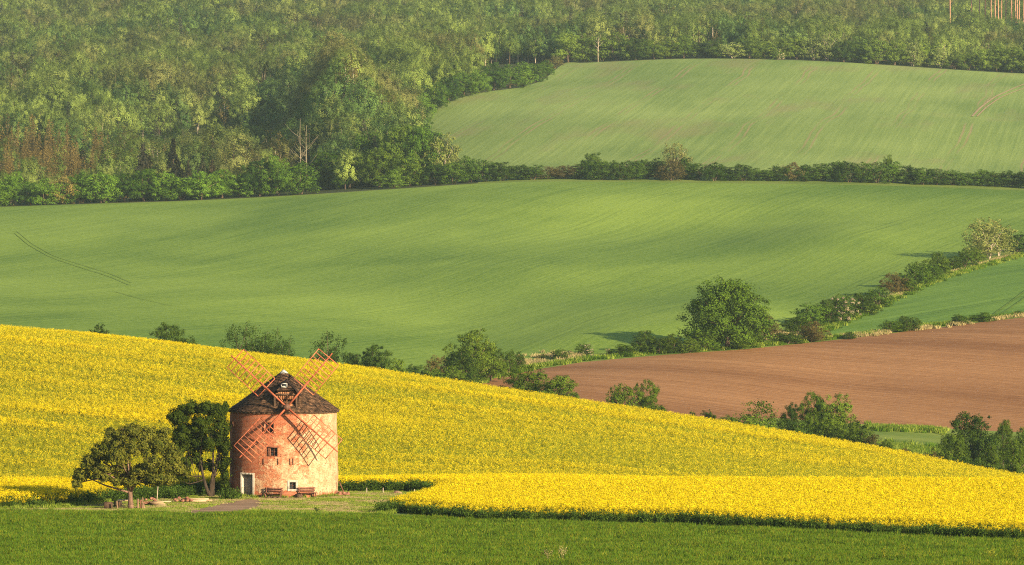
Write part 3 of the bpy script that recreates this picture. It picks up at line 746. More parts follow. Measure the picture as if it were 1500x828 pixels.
# trees on the left edge of the upper field, and the row along its top
G5 = 'trees along the curved left edge of the upper field'
for i, (u, vb, h, wp, kd) in enumerate([(606, 190, 44, 34, 'tree'), (618, 176, 40, 30, 'bush'), (636, 163, 42, 36, 'tree'), (657, 151, 40, 34, 'tree_dark'), (680, 143, 36, 32, 'tree'),
                                        (702, 138, 34, 30, 'tree'), (724, 134, 42, 32, 'tree_dark'), (746, 131, 36, 32, 'bush'), (766, 129, 38, 34, 'bush'), (786, 122, 30, 28, 'bush'), (800, 112, 22, 20, 'bush'), (812, 103, 20, 20, 'bush_red')]):
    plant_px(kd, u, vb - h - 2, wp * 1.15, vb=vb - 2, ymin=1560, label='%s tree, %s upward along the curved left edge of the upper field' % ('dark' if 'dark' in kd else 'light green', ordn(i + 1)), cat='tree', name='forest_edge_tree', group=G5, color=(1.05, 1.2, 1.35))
G6 = 'trees along the top edge of the upper field'
u = 832; k = 0
while u < 1720:
    wpx = hr.uniform(24, 36); k += 1
    vb = float(np.interp(u, [830, 1000, 1250, 1500, 1700], [88, 86, 95, 107, 118])); tall = hr.uniform(30, 44) + 6 * math.sin(u / 60)
    kd = hr.choice(['tree', 'tree_dark', 'tree', 'bush', 'pale'])
    if u > 1500: lb = 'hilltop tree beyond the right border, %s along the upper field' % ordn(k)
    else: lb = '%s tree, %s from the left along the top edge of the upper field' % ({'tree': 'olive green', 'tree_dark': 'dark green', 'bush': 'low bushy', 'pale': 'pale feathery'}[kd], ordn(k))
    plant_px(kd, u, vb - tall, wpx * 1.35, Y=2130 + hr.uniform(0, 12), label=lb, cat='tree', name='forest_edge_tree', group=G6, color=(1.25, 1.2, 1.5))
    u += wpx * .8
plant_px('bush_blossom', 1139, 70, 15, Y=2121, label='tiny pale rounded tree alone on the top edge of the upper field', cat='tree', name='tree', color=(2.4, 2.2, 2.0))

# --- bare pale stemmed trees in the forest
def bare_tree(u, vtop, vb, Y, wpx, label, mat, group=None, crown=None, zg=None):
    x = px2x(u, Y); zg = float(hz(x, Y)) if zg is None else zg; h = CZ - (vtop - VH) / F * Y - zg; R = random.Random(int(u))
    o = empty('bare_tree', (x, Y, zg - .3), R.random() * 6, (1, 1, 1)); tag(o, label, 'tree', group)
    b = MB(); b.tube([(0, 0, 0), (.1, 0, h * .4), (-.1, .1, h * .75), (0, 0, h)], [.20, .16, .10, .03], 7)
    for k in range(9):
        z0 = h * R.uniform(.35, .85); a = R.random() * 6.28; L = h * .28 * R.uniform(.6, 1)
        e = (math.cos(a) * L, math.sin(a) * L, z0 + L * .9)
        b.tube([(0, 0, z0), (e[0] * .5, e[1] * .5, z0 + L * .35), e], [.07, .045, .02], 4)
    b.build('trunk', mat, o)
    if crown:
        c = make_crown('crown', [(0, 0, h * .86, h * .16, h * .16, h * .14), (h * .08, 0, h * .72, h * .12, h * .12, h * .08), (-h * .09, .3, h * .75, h * .11, h * .12, h * .08)], 500, .38, crown, int(u), link=True)
        c.parent = o
    return o
bare_tree(440, 172, 240, 1535, 40, 'bare pale branching tree standing out against the shaded hollow', M['fieldbark'])
bare_tree(449, 182, 240, 1532, 40, 'second bare pale tree just right of the branching one at the shaded hollow', M['fieldbark'])
bare_tree(876, 52, 88, 2128, 20, 'straight pale bare trunk at the left part of the upper field top edge', M['palebark'])
# --- forest: one mass of trees on the hillside
def scatter(name, pts, rz, sc, idx, protos, label=None, kind='stuff', cat='vegetation'):
    cl = bpy.data.collections.new('kinds of ' + name)
    for i, p in enumerate(protos):
        p.name = 'kind_%02d_%s' % (i, name); cl.objects.link(p)
    me = bpy.data.meshes.new(name); me.vertices.add(len(pts)); me.vertices.foreach_set('co', np.asarray(pts, np.float32).ravel())
    for k, a, ty in (('rz', rz, 'FLOAT'), ('sc', sc, 'FLOAT'), ('pi', idx, 'INT')):
        at = me.attributes.new(k, ty, 'POINT'); at.data.foreach_set('value', np.asarray(a, np.int32 if ty == 'INT' else np.float32))
    o = bpy.data.objects.new(name, me); COL.objects.link(o)
    g = bpy.data.node_groups.new(name, 'GeometryNodeTree')
    g.interface.new_socket('Geometry', in_out='INPUT', socket_type='NodeSocketGeometry'); g.interface.new_socket('Geometry', in_out='OUTPUT', socket_type='NodeSocketGeometry')
    gi = g.nodes.new('NodeGroupInput'); go = g.nodes.new('NodeGroupOutput'); ip = g.nodes.new('GeometryNodeInstanceOnPoints')
    ci = g.nodes.new('GeometryNodeCollectionInfo'); ci.inputs['Collection'].default_value = cl; ci.inputs['Separate Children'].default_value = True; ci.inputs['Reset Children'].default_value = True
    def at(nm, ty):
        n = g.nodes.new('GeometryNodeInputNamedAttribute'); n.data_type = ty; n.inputs[0].default_value = nm; return n.outputs[0]
    cx = g.nodes.new('ShaderNodeCombineXYZ'); g.links.new(at('rz', 'FLOAT'), cx.inputs[2])
    g.links.new(gi.outputs[0], ip.inputs['Points']); g.links.new(ci.outputs[0], ip.inputs['Instance']); ip.inputs['Pick Instance'].default_value = True
    g.links.new(at('pi', 'INT'), ip.inputs['Instance Index']); g.links.new(cx.outputs[0], ip.inputs['Rotation']); g.links.new(at('sc', 'FLOAT'), ip.inputs['Scale'])
    g.links.new(ip.outputs[0], go.inputs[0])
    md = o.modifiers.new('scatter', 'NODES'); md.node_group = g
    tag(o, label, cat, kind=kind); return o
def jitter_grid(u0, u1, Y0, Y1, step, R, stepy=None):
    out = []; y = Y0; stepy = stepy or step
    while y < Y1:
        x0, x1 = px2x(u0, y), px2x(u1, y); n = int((x1 - x0) / step)
        x = np.linspace(x0, x1, n) + R.uniform(-.5, .5, n) * step * 1.1; yy = y + R.uniform(-.5, .5, n) * stepy * 1.1
        out.append(np.stack([x, yy], 1)); y += stepy
    return np.concatenate(out)
def with_z(p): return np.column_stack([p, hz(p[:, 0], p[:, 1])])
def usel(p): return 750 + p[:, 0] * F / p[:, 1]
R = np.random.default_rng(11)
fp = jitter_grid(-330, 1830, 1528, 3350, 7.1, R)
u_, y_ = usel(fp), fp[:, 1]
keep = (sdf(POLY['upper_field'], fp) < -5) & ((y_ > 2142) | (u_ < 700 + 0 * y_)) & ~((u_ > 560) & (u_ < 700) & (y_ < 1548))
keep &= sdf([Q(690, 1500), Q(690, 1700), Q(750, 1500)], fp) < 0
fp = fp[keep]; u_, y_ = usel(fp), fp[:, 1]
# nothing grows so close before the left edge of the upper field that it would stand in front of it
vg_ = VH + (CZ - hz(fp[:, 0], fp[:, 1])) * F / y_
bu = lambda v: np.interp(v, [88, 104, 118, 129, 137, 150, 163, 181, 200, 222, 240], [836, 812, 795, 760, 700, 655, 632, 612, 640, 664, 684])
lim = np.min([bu(vg_ - q * 17 * F / y_) for q in (0, .25, .5, .75, 1.0)], axis=0)
ok = (y_ > 2110) | (u_ + 2.2 * F / y_ < lim) | (vg_ < 86)
ok &= ~((u_ > 1380) & (u_ < 1560) & (y_ > 2440) & (y_ < 2512) & (R.random(len(fp)) < .93))
ok &= ~((u_ > 188) & (u_ < 322) & (y_ < 1592)) & ~((u_ > 415) & (u_ < 470) & (y_ < 1600))
fp = fp[ok]; u_, y_ = usel(fp), fp[:, 1]
from mathutils import noise as mn
nz = np.array([mn.noise(Vector((x / 55, y / 75, 3.3))) for x, y in fp]); nz2 = np.array([mn.noise(Vector((x / 28, y / 38, 9.1))) for x, y in fp])
vv_ = VH + (CZ - hz(fp[:, 0], fp[:, 1])) * F / y_
# proto numbers: 0-4 broadleaf, 5-6 dark broadleaf, 7 brownish, 8 larch, 9 spruce, 10 darkened to stand for shade
pi_ = R.integers(0, 5, len(fp))
pi_[(nz > .12) & (R.random(len(fp)) < .75)] = 5; m_ = pi_ == 5; pi_[m_] = 5 + R.integers(0, 2, m_.sum())
pi_[(nz2 < -.27) & (R.random(len(fp)) < .7)] = 7
lar = (u_ < 175 + 30 * nz2) & (y_ < 1790 + 60 * nz) & (y_ > 1548); pi_[lar & (R.random(len(fp)) < .93)] = 8
pi_[(nz2 > .42) & (R.random(len(fp)) < .5)] = 9
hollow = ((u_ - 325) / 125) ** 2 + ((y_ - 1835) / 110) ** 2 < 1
sc_ = R.uniform(.60, 1.10, len(fp)) * np.where(hollow, .62, 1.0) * np.where((u_ > 450) & (u_ < 590) & (y_ < 1830) & (y_ > 1640), 1.12, 1.0) * (1 + .3 * nz)
sc_[lar] *= .85
sc_ *= np.where((y_ < 1545), .8, 1.0)
prot = []; pi_[hollow & (R.random(len(fp)) < .8)] = 10  # hollow's cast shade deepened by dark leaf colour, not another stand
def unitcopy(o, w_, h_, name):              # bake a metric size into a unit plant, joined crown and stem
    return o
def wood_proto(seed, shape, w_, h_, n, size, mat, bark=True, nl=9):
    L = rand_lobes(seed, shape, nl); R2 = np.random.default_rng(seed)
    L = [(l[0] * w_, l[1] * w_, l[2] * h_, l[3] * w_, l[4] * w_, l[5] * h_) for l in L]
    C, N2, T = crown_points(L, R2, n, clumps=14, clump_r=.34, dome=1.2)
    V1, F1 = leaf_quads(C, N2, size * R2.uniform(.6, 1.3, len(C)), R2)
    b = MB(); b.tube([(0, 0, -.5), (0, 0, h_ * .45), (.2, 0, h_ * .8)], [.22, .15, .04], 5)
    for l in L[:7]: b.tube([(0, 0, h_ * .3), (l[0] * .6, l[1] * .6, l[2] - .8), (l[0], l[1], l[2] + l[5] * .8)], [.1, .07, .02], 3)
    V2 = np.concatenate(b.V); quads = b.F[4][:] ; F2 = np.concatenate(b.F[4]) + len(V1)
    o = mesh_np('wood', np.concatenate([V1, V2]), [np.concatenate([F1, F2])], [mat, M['palebark'] if seed % 3 == 0 else M['bark']], link=False,
                attrs={'tint': np.concatenate([np.repeat(T, 4), np.full(len(V2), .5)])}, midx=np.concatenate([np.zeros(len(F1)), np.ones(len(F2))]))
    return o
for i in range(5): prot.append(wood_proto(600 + i, 'dome', 9.4 + i * .6, 13.5 + i * 1.0, 7000, .18, M['wood_leaf'], nl=12))
for i in range(2): prot.append(wood_proto(620 + i, 'dome', 9.2, 14, 7000, .18, M['wood_leaf_dark'], nl=12))
prot.append(wood_proto(630, 'tall', 7.5, 14.5, 850, .30, M['leafred']))
lc = make_conifer('wood', 640, M['larch'], n_layers=17, per=11, width=.17, droop=.15, size=.022)
sp = make_conifer('wood', 641, M['needle'], n_layers=18, per=14, width=.24, size=.030)
for o_ in (lc, sp):
    a_ = np.empty(len(o_.data.vertices) * 3, np.float32); o_.data.vertices.foreach_get('co', a_); o_.data.vertices.foreach_set('co', a_ * 16.0)
    prot.append(o_)
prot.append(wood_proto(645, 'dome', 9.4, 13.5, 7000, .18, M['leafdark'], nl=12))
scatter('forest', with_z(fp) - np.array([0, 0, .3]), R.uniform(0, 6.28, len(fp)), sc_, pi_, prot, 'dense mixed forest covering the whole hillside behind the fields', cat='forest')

# ------------------------------------------------------------------ tall pines with bare trunks at the upper right
LIBP = []
for i in range(2):
    b = MB(); b.tube([(0, 0, 0), (.15, 0, 6), (.0, .1, 12), (0, 0, 17)], [.30, .26, .2, .08], 7)
    for q in range(5):
        a = q * 1.9 + i; b.tube([(0, 0, 9 + q), (math.cos(a) * 1.1, math.sin(a) * 1.1, 9.6 + q)], [.05, .02], 3)
    LIBP.append((make_crown('crown', [(0, 0, 16.5, 2.1, 2.1, 1.9), (.8, .3, 14.6, 1.7, 1.5, 1.1), (-.7, -.4, 15.2, 1.5, 1.5, 1.2)], 1100, .30, M['leafdark'], 660 + i),
                 b.build('trunk', M['pinebark'], link=False)))
for k, u in enumerate([1391, 1423, 1435, 1443, 1451, 1457, 1462, 1467, 1473, 1481, 1487, 1490, 1493, 1499, 1508, 1517]):
    Y = 2515 + (k * 37 % 40); x = px2x(u, Y)
    # they stand on the slope; the bushes before them hide their feet
    o = empty('pine_tree', (x, Y, float(hz(x, Y)) - .2), k * 1.3, (1.2, 1.2, 1.85 if k % 3 else 2.0))
    for q, src in enumerate(LIBP[k % 2]):
        c = src.copy(); COL.objects.link(c); c.parent = o; c.name = ('crown', 'trunk')[q]
    tag(o, 'tall bare orange pine trunk, %s from the left in the upper right corner' % ordn(k + 1), 'tree', 'tall pines in the upper right corner')

# ------------------------------------------------------------------ the windmill
MX, MY = px2x(415.5, 480), 480.0
TR, TH = 4.69, 7.52
def wall_mat():
    k = NT('weathered plaster over brick')
    uv = k.n('ShaderNodeUVMap').outputs[0]
    def mp(sx, sy, loc=(0, 0, 0)):
        a = k.n('ShaderNodeMapping', Scale=(sx, sy, 1), Location=loc); k.l(uv, a.inputs[0]); return a.outputs[0]
    sx = k.n('ShaderNodeSeparateXYZ'); k.l(uv, sx.inputs[0]); X, Z = sx.outputs[0], sx.outputs[1]      # metres around, metres up
    br = k.n('ShaderNodeTexBrick', Scale=1.0); br.inputs['Brick Width'].default_value = .30; br.inputs['Row Height'].default_value = .11; br.inputs['Mortar Size'].default_value = .014
    br.inputs['Color1'].default_value = (.24, .055, .025, 1); br.inputs['Color2'].default_value = (.42, .12, .052, 1); br.inputs['Mortar'].default_value = (.42, .26, .17, 1)
    k.l(mp(1, 1), br.inputs['Vector'])
    bn = k.noise(mp(.9, 1.1), 1.0, 5, .65)
    brick = k.mix(k.ramp(bn, [(.38, 0.0), (.66, .75)]), br.outputs['Color'], (.40, .11, .05))
    pl = k.mix(k.ramp(k.noise(mp(1.1, 1.0), 1.0, 5, .65), [(.35, 0.0), (.65, 1.0)]), (.42, .25, .135), (.62, .45, .28))
    wash = k.mix(k.ramp(k.noise(mp(.6, .8, (4, 2, 0)), 1.3, 6, .7), [(.42, 0.0), (.6, 1.0)]), (.42, .135, .062), pl)
    # plaster survives low on the right side, brick shows high up, on the left and in a band at the foot
    n1 = k.noise(mp(.50, .62), 1.0, 9, .72, .4)
    n2 = k.noise(mp(2.2, 2.6), 1.0, 5, .7)
    b = k.math('ADD', k.math('MULTIPLY', X, .042), .018)
    b = k.math('ADD', b, k.math('MULTIPLY', k.math('SUBTRACT', 4.3, Z), .030))
    foot = k.ramp(k.math('ADD', Z, k.math('MULTIPLY', k.math('SUBTRACT', n1, .5), 1.6)), [(.35, 1.0), (.75, 0.0)])
    f = k.math('ADD', k.math('ADD', n1, b), k.math('MULTIPLY', k.math('SUBTRACT', n2, .5), .42))
    f = k.math('SUBTRACT', f, k.math('MULTIPLY', foot, .30))
    msk = k.ramp(f, [(.475, 0.0), (.50, 1.0)])
    msk2 = k.ramp(f, [(.56, 0.0), (.60, 1.0)])
    col = k.mix(msk, brick, wash); col = k.mix(msk2, col, pl)
    sp = k.ramp(k.noise(mp(5.5, 6.5), 1.0, 4, .75), [(.40, 0.55), (.56, 0.0)])
    col = k.mix(sp, col, (.22, .085, .042))
    # holes where stones fell out, damp streaks
    vo = k.n('ShaderNodeTexVoronoi', Scale=1.0); k.l(mp(3.2, 3.6), vo.inputs['Vector'])
    hole = k.math('MULTIPLY', k.ramp(vo.outputs['Distance'], [(.09, 1.0), (.17, 0.0)]), k.ramp(k.noise(mp(1.2, 1.2, (9, 1, 0)), 1.0, 3, .6), [(.47, 0.0), (.60, 1.0)]))
    col = k.mix(k.math('MULTIPLY', hole, .85), col, (.13, .055, .03))
    st_ = k.ramp(k.noise(mp(2.2, .22, (3, 7, 0)), 1.0, 4, .6), [(.58, 0.0), (.75, .35)])
    col = k.mix(st_, col, (.30, .16, .10))
    h = k.math('SUBTRACT', k.math('ADD', k.math('MULTIPLY', msk, .5), k.math('ADD', k.math('MULTIPLY', msk2, .4), k.math('MULTIPLY', n2, .8))), k.math('MULTIPLY', hole, 1.2))
    k.principled(col, .92, .15, h, .8, .07); return k.m
M['wall'] = wall_mat()
M['white'] = plain_mat('lime wash', (.40, .35, .28), (.56, .50, .41), 4, .8)
M['orange'] = plain_mat('faded orange red paint on wood', (.24, .058, .028), (.40, .12, .058), 3, .7, stretch=(1, 1, 1))
M['lath'] = plain_mat('weathered sail laths', (.27, .062, .030), (.48, .17, .085), 1.2, .75)
M['shingle'] = plain_mat('old wooden shingles', (.016, .011, .008), (.115, .064, .036), 2.2, .9, stretch=(1, 1, 3), tint=1.5)
M['darkwood'] = plain_mat('dark weathered boards', (.045, .028, .02), (.13, .08, .05), 3, .9, stretch=(6, 6, 1))
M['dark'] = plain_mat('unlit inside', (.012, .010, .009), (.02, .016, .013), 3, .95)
M['door'] = plain_mat('grey wood door', (.20, .155, .12), (.36, .29, .23), 4, .85, stretch=(6, 6, .5))
M['tin'] = plain_mat('pale sheet metal', (.42, .40, .36), (.60, .58, .53), 5, .5)
M['pane'] = plain_mat('old glass', (.02, .025, .03), (.05, .055, .06), 5, .25)
M['boards'] = plain_mat('sunlit orange boards', (.20, .085, .04), (.38, .19, .095), 2, .85, stretch=(5, 5, 1))
M['iron'] = plain_mat('rusty iron', (.08, .04, .03), (.16, .08, .05), 8, .6)
M['log'] = plain_mat('cut logs', (.13, .08, .05), (.32, .21, .13), 5, .9, stretch=(1, 1, .3))
M['stone'] = plain_mat('rubble', (.14, .055, .035), (.34, .17, .11), 5, .9)
M['plank'] = plain_mat('pale planks', (.30, .21, .12), (.52, .40, .26), 3, .8, stretch=(.4, 4, 4))
M['benchwood'] = plain_mat('reddish bench wood', (.11, .045, .030), (.23, .10, .065), 4, .8)

mill = empty('windmill', (MX, MY, 0)); tag(mill, 'round red brick and cream plaster windmill with shingled cone roof and four lattice sails', 'windmill')
D = math.radians
def cyl(th, z, r=None):                      # theta 0 faces the camera, positive to the right
    r = (TR + .10 * (1 - z / TH)) if r is None else r
    return (r * math.sin(th), -r * math.cos(th), z)
OPEN = {'door': (-47.3, -31.8, 0.0, 2.05), 'mid': (-12.3, -4.0, 3.70, 4.42), 'low': (8.2, 15.2, .80, 1.42), 'top': (-18.4, -8.0, 5.72, 6.62), 'vent': (-74, -65.5, 6.15, 6.62)}
ths = set(np.arange(-180, 181, 4.0)); zs = set(np.round(np.arange(0, TH + .01, TH / 16), 3))
for a_, b_, c_, d_ in OPEN.values(): ths |= {a_, b_}; zs |= {c_, d_}
ths = sorted(ths); zs = sorted(zs)
ths = [t for i, t in enumerate(ths) if i == 0 or t - ths[i - 1] > .4 or t in [v for o_ in OPEN.values() for v in o_[:2]]]
V_, U_, F_ = [], [], []
rr = random.Random(3)
for i, z in enumerate(zs):
    for t in ths:
        th = D(t); wob = .03 * math.sin(3 * th + z) + .02 * math.sin(7 * th - 2 * z)
        V_.append(cyl(th, z, TR + .10 * (1 - z / TH) + wob)); U_.append((th * TR, z))
n_ = len(ths)
for i in range(len(zs) - 1):
    for j in range(n_ - 1):
        tc, zc = (ths[j] + ths[j + 1]) / 2, (zs[i] + zs[i + 1]) / 2
        if any(a < tc < b and c < zc < d for a, b, c, d in OPEN.values()): continue
        F_.append((i * n_ + j, i * n_ + j + 1, (i + 1) * n_ + j + 1, (i + 1) * n_ + j))
tower = mesh_np('tower', np.array(V_), np.array(F_), M['wall'], mill, smooth=True, uv=np.array(U_))
def opening(nm, name, depth=.45, reveal='white', back='dark', border=.0, arch=False):
    """reveal, dark back and, where there is one, the painted surround"""
    t0, t1, z0, z1 = OPEN[nm]; t0, t1 = D(t0), D(t1); R0 = TR + .13; R1 = TR - depth
    b = MB()
    def q(*p): b.add(p, [[0, 1, 2, 3]])
    q(cyl(t0, z0, R0), cyl(t0, z1, R0), cyl(t0, z1, R1), cyl(t0, z0, R1)); q(cyl(t1, z1, R0), cyl(t1, z0, R0), cyl(t1, z0, R1), cyl(t1, z1, R1))
    q(cyl(t0, z1, R0), cyl(t1, z1, R0), cyl(t1, z1, R1), cyl(t0, z1, R1)); q(cyl(t1, z0, R0), cyl(t0, z0, R0), cyl(t0, z0, R1), cyl(t1, z0, R1))
    if border:
        w = border; tw = w / TR; m = 8
        def ring(ta, tb, za, zb):
            for i in range(m):
                a = ta + (tb - ta) * i / m; c = ta + (tb - ta) * (i + 1) / m
                V = [cyl(a, za, R0 + .03), cyl(c, za, R0 + .03), cyl(c, zb, R0 + .03), cyl(a, zb, R0 + .03), cyl(a, za, R0 - .2), cyl(c, za, R0 - .2), cyl(c, zb, R0 - .2), cyl(a, zb, R0 - .2)]
                b.add(V, [[0, 1, 2, 3], [0, 4, 5, 1], [3, 2, 6, 7], [0, 3, 7, 4], [1, 5, 6, 2]])
        ring(t0 - tw, t0 + .002, z0 if z0 > .1 else -.05, z1 + w); ring(t1 - .002, t1 + tw, z0 if z0 > .1 else -.05, z1 + w); ring(t0 + .003, t1 - .003, z1 - .002, z1 + w)
        if z0 > .1: ring(t0 - tw, t1 + tw, z0 - w, z0)
    fr = b.build(name, M[reveal], mill)
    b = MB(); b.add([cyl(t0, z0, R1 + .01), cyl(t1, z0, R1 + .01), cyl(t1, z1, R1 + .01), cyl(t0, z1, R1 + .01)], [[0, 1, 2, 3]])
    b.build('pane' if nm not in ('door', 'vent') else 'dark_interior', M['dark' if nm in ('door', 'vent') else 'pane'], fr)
    return fr
def wbars(fr, nm, mat, r, n=1, th=.05):
    t0, t1, z0, z1 = OPEN[nm]; t0, t1 = D(t0), D(t1); b = MB()
    for a in (t0 + .004, (t0 + t1) / 2, t1 - .004): b.bar(cyl(a, z0, r), cyl(a, z1, r), th)
    for z in (z0 + .02, (z0 + z1) / 2, z1 - .02): b.bar(cyl(t0, z, r - .06), cyl(t1, z, r - .06), th * .9)
    b.build('frame', M[mat], fr)
dr = opening('door', 'door', .5, 'white', border=.14)
# the door leaf stands half open inside the deep doorway
b = MB(); t0, t1, z0, z1 = OPEN['door']; t0, t1 = D(t0), D(t1)
pa = np.array(cyl(t0, .03, TR - .22)); pb = np.array(cyl(t0 + (t1 - t0) * .62, .03, TR - .40))
for i in range(5):
    a = pa + (pb - pa) * i / 5; c = pa + (pb - pa) * (i + .93) / 5
    b.bar((a + c) / 2 + np.array((0, 0, 0)), (a + c) / 2 + np.array((0, 0, 1.98)), float(np.linalg.norm(c - a)), .05, up=np.cross((c - a), (0, 0, 1)), a=.3 + .1 * i)
b.build('door_leaf', M['door'], dr)
b = MB(); b.bar(cyl(t0 - .05, .05, TR + .3), cyl(t1 + .05, .05, TR + .3), .5, .14); b.build('step', M['white'], dr)
w1 = opening('mid', 'window', .35, 'wall', border=0); wbars(w1, 'mid', 'benchwood', TR - .08)
b = MB(); t0, t1, z0, z1 = OPEN['mid']; b.bar(cyl(D(t0 - 2.5), z1 + .05, TR + .14), cyl(D(t1 + 1), z1 + .05, TR + .14), .09, .08); b.bar(cyl(D(t0 - 1.2), z0, TR + .12), cyl(D(t0 - 1.2), z1, TR + .12), .08); b.build('lintel', M['benchwood'], w1)
w2 = opening('low', 'window', .3, 'white', border=.16); wbars(w2, 'low', 'iron', TR - .1, th=.03)
w3 = opening('top', 'window', .4, 'wall', border=0); wbars(w3, 'top', 'benchwood', TR - .12, th=.06)
opening('vent', 'vent_hole', .4, 'wall', border=0)
# iron wall ties below the sails
for u_t in (9.0, 12.2, -3.5, -19.0):
    b = MB(); b.bar(cyl(D(u_t), 2.95, TR + .14), cyl(D(u_t), 3.5, TR + .12), .045); b.build('wall_tie', M['iron'], mill)

# roof: solid cone with overlapping courses of shingles
ER, EZ, AZ = 4.93, TH - .02, 11.0
b = MB(); n = 48
rim = [(ER * .985 * math.sin(2 * math.pi * k / n), ER * .985 * math.cos(2 * math.pi * k / n), EZ) for k in range(n)]
b.add(rim + [(0, 0, AZ - .05), (0, 0, EZ + .05)], [[k, n, (k + 1) % n] for k in range(n)] + [[(k + 1) % n, n + 1, k] for k in range(n)], .4)
cs, sn = math.cos(math.atan2(AZ - EZ, ER)), math.sin(math.atan2(AZ - EZ, ER)); SL = math.hypot(ER, AZ - EZ)
NC = 23
def shingle_ring(b, s0, s1, rr):
    """one course; s measured up the slope from the eave"""
    r0 = ER - s0 * cs; z0 = EZ + s0 * sn; r1 = ER - s1 * cs; z1 = EZ + s1 * sn
    m = max(8, int(2 * math.pi * r0 / .20)); ph = rr.random()
    for k in range(m):
        a0 = 2 * math.pi * (k + ph) / m; a1 = 2 * math.pi * (k + .93 + ph) / m
        if rr.random() < .012: continue
        dz = rr.uniform(-.02, .03); lift = .055 + rr.uniform(-.012, .03); tn = rr.uniform(.15, .85)
        dr_ = rr.uniform(-.035, .03); ra = r0 - dr_ * cs; za = z0 + dr_ * sn
        o_ = np.array
        def pt(a, r, z, l): return (math.sin(a) * (r + l * sn), -math.cos(a) * (r + l * sn), z + l * cs)
        V = [pt(a0, ra, za, lift), pt(a1, ra, za, lift), pt(a1, max(r1, .02), z1, .012), pt(a0, max(r1, .02), z1, .012), pt(a0, ra, za, lift - .035), pt(a1, ra, za, lift - .035)]
        b.add(V, [[0, 1, 2, 3], [4, 5, 1, 0]], tn)
rr = random.Random(8)
for i in range(NC):
    s0 = SL * i / NC * .975 - .03; shingle_ring(b, s0, s0 + SL / NC * 1.6, rr)
roof = b.build('roof', M['shingle'], mill)
b = MB(); cap = [(.42 * math.sin(2 * math.pi * k / 16), .42 * math.cos(2 * math.pi * k / 16), AZ - .22) for k in range(16)]
b.add(cap + [(0, 0, AZ + .13), (0, 0, AZ - .25)], [[k, 16, (k + 1) % 16] for k in range(16)] + [[(k + 1) % 16, 17, k] for k in range(16)])
b.build('cap', M['tin'], roof)
b = MB(); n = 64
for k in range(n):
    a0, a1 = 2 * math.pi * k / n, 2 * math.pi * (k + 1) / n
    b.bar((4.82 * math.sin(a0), 4.82 * math.cos(a0), EZ - .07), (4.82 * math.sin(a1), 4.82 * math.cos(a1), EZ - .07), .12, .10)
b.build('eave_board', M['darkwood'], roof)

# dormer that carries the windshaft
dx = .33; FY = -4.15
dorm = MB()
for s, xx in ((-1, dx - .95), (1, dx + .95)):
    dorm.add([(xx, FY, EZ + .05), (xx, -1.2, EZ + .05), (xx, -1.2, 9.35), (xx, FY, 9.05)], [[0, 1, 2, 3]]); dorm.add([(xx - s * .06, FY, EZ + .05), (xx - s * .06, -1.2, EZ + .05), (xx - s * .06, -1.2, 9.35), (xx - s * .06, FY, 9.05)], [[3, 2, 1, 0]])
    dorm.bar((xx, FY - .02, EZ), (xx, FY - .02, 9.05), .16, .16)
dorm.bar((dx - .95, FY - .02, 9.05), (dx + .95, FY - .02, 9.05), .14, .14)
dormer = dorm.build('dormer', M['darkwood'], mill)
b = MB()
for i in range(9):                           # gable boards above the opening
    xa = dx - .86 + i * .19; top = 9.05 + (1 - abs(xa + .09 - dx) / .95) * .62
    b.box((xa + .09, FY + .10, (8.62 + top) / 2), (.178, .04, top - 8.62), a=.3 + .08 * (i % 5))
b.build('gable_boards', M['boards'], dormer)
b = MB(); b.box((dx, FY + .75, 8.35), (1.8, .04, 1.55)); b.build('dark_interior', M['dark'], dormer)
b = MB(); b.bar((dx - .6, FY + .02, 8.9), (dx - .1, FY - .02, 8.3), .10, .07); b.bar((dx + .1, FY - .02, 8.25), (dx + .15, FY, 8.95), .12, .07); b.box((dx + .25, FY + .2, 7.95), (.7, .5, .5)); b.build('beam', M['boards'], dormer)
# hood: two shingled slopes and a clipped front, meeting the cone at the back
b = MB(); rr = random.Random(12); RZ = 10.18
def slope(b, A, B, C, D_, rows, colw_):      # A-B lower edge, D-C upper edge
    A, B, C, D_ = map(lambda q: np.array(q, float), (A, B, C, D_)); nrm = np.cross(B - A, D_ - A); nrm /= np.linalg.norm(nrm)
    b.add([A, B, C, D_], [[0, 1, 2, 3]], .3); b.add([A - nrm * .05, B - nrm * .05, C - nrm * .05, D_ - nrm * .05], [[3, 2, 1, 0]], .3)
    for i in range(rows):
        t0 = i / rows - .02; t1 = min(1, (i + 1.5) / rows); L0, L1 = A + (D_ - A) * t0, B + (C - B) * t0; U0, U1 = A + (D_ - A) * t1, B + (C - B) * t1
        m = max(1, int(np.linalg.norm(L1 - L0) / colw_))
        for k in range(m):
            s0, s1 = k / m, (k + .93) / m; lf = nrm * (.05 + rr.uniform(0, .03)); ll = L0 + (L1 - L0) * s0 + lf; lr = L0 + (L1 - L0) * s1 + lf
            b.add([ll, lr, U0 + (U1 - U0) * s1 + nrm * .01, U0 + (U1 - U0) * s0 + nrm * .01], [[0, 1, 2, 3]], rr.uniform(.15, .8))
hw = 1.22; ez = 8.98; fy = FY - .35; ry = fy + .95
slope(b, (dx - hw, -1.0, ez + .1), (dx - hw, fy, ez), (dx, ry, RZ), (dx, -1.0, RZ + .1), 8, .2)
slope(b, (dx + hw, fy, ez), (dx + hw, -1.0, ez + .1), (dx, -1.0, RZ + .1), (dx, ry, RZ), 8, .2)
slope(b, (dx - hw * .62, fy + .1, ez + .42), (dx + hw * .62, fy + .1, ez + .42), (dx + .01, ry, RZ), (dx - .01, ry, RZ), 5, .2)
b.build('hood', M['shingle'], dormer)
b = MB(); b.box((dx - .12, fy + .22, 9.72), (.5, .10, .14)); 
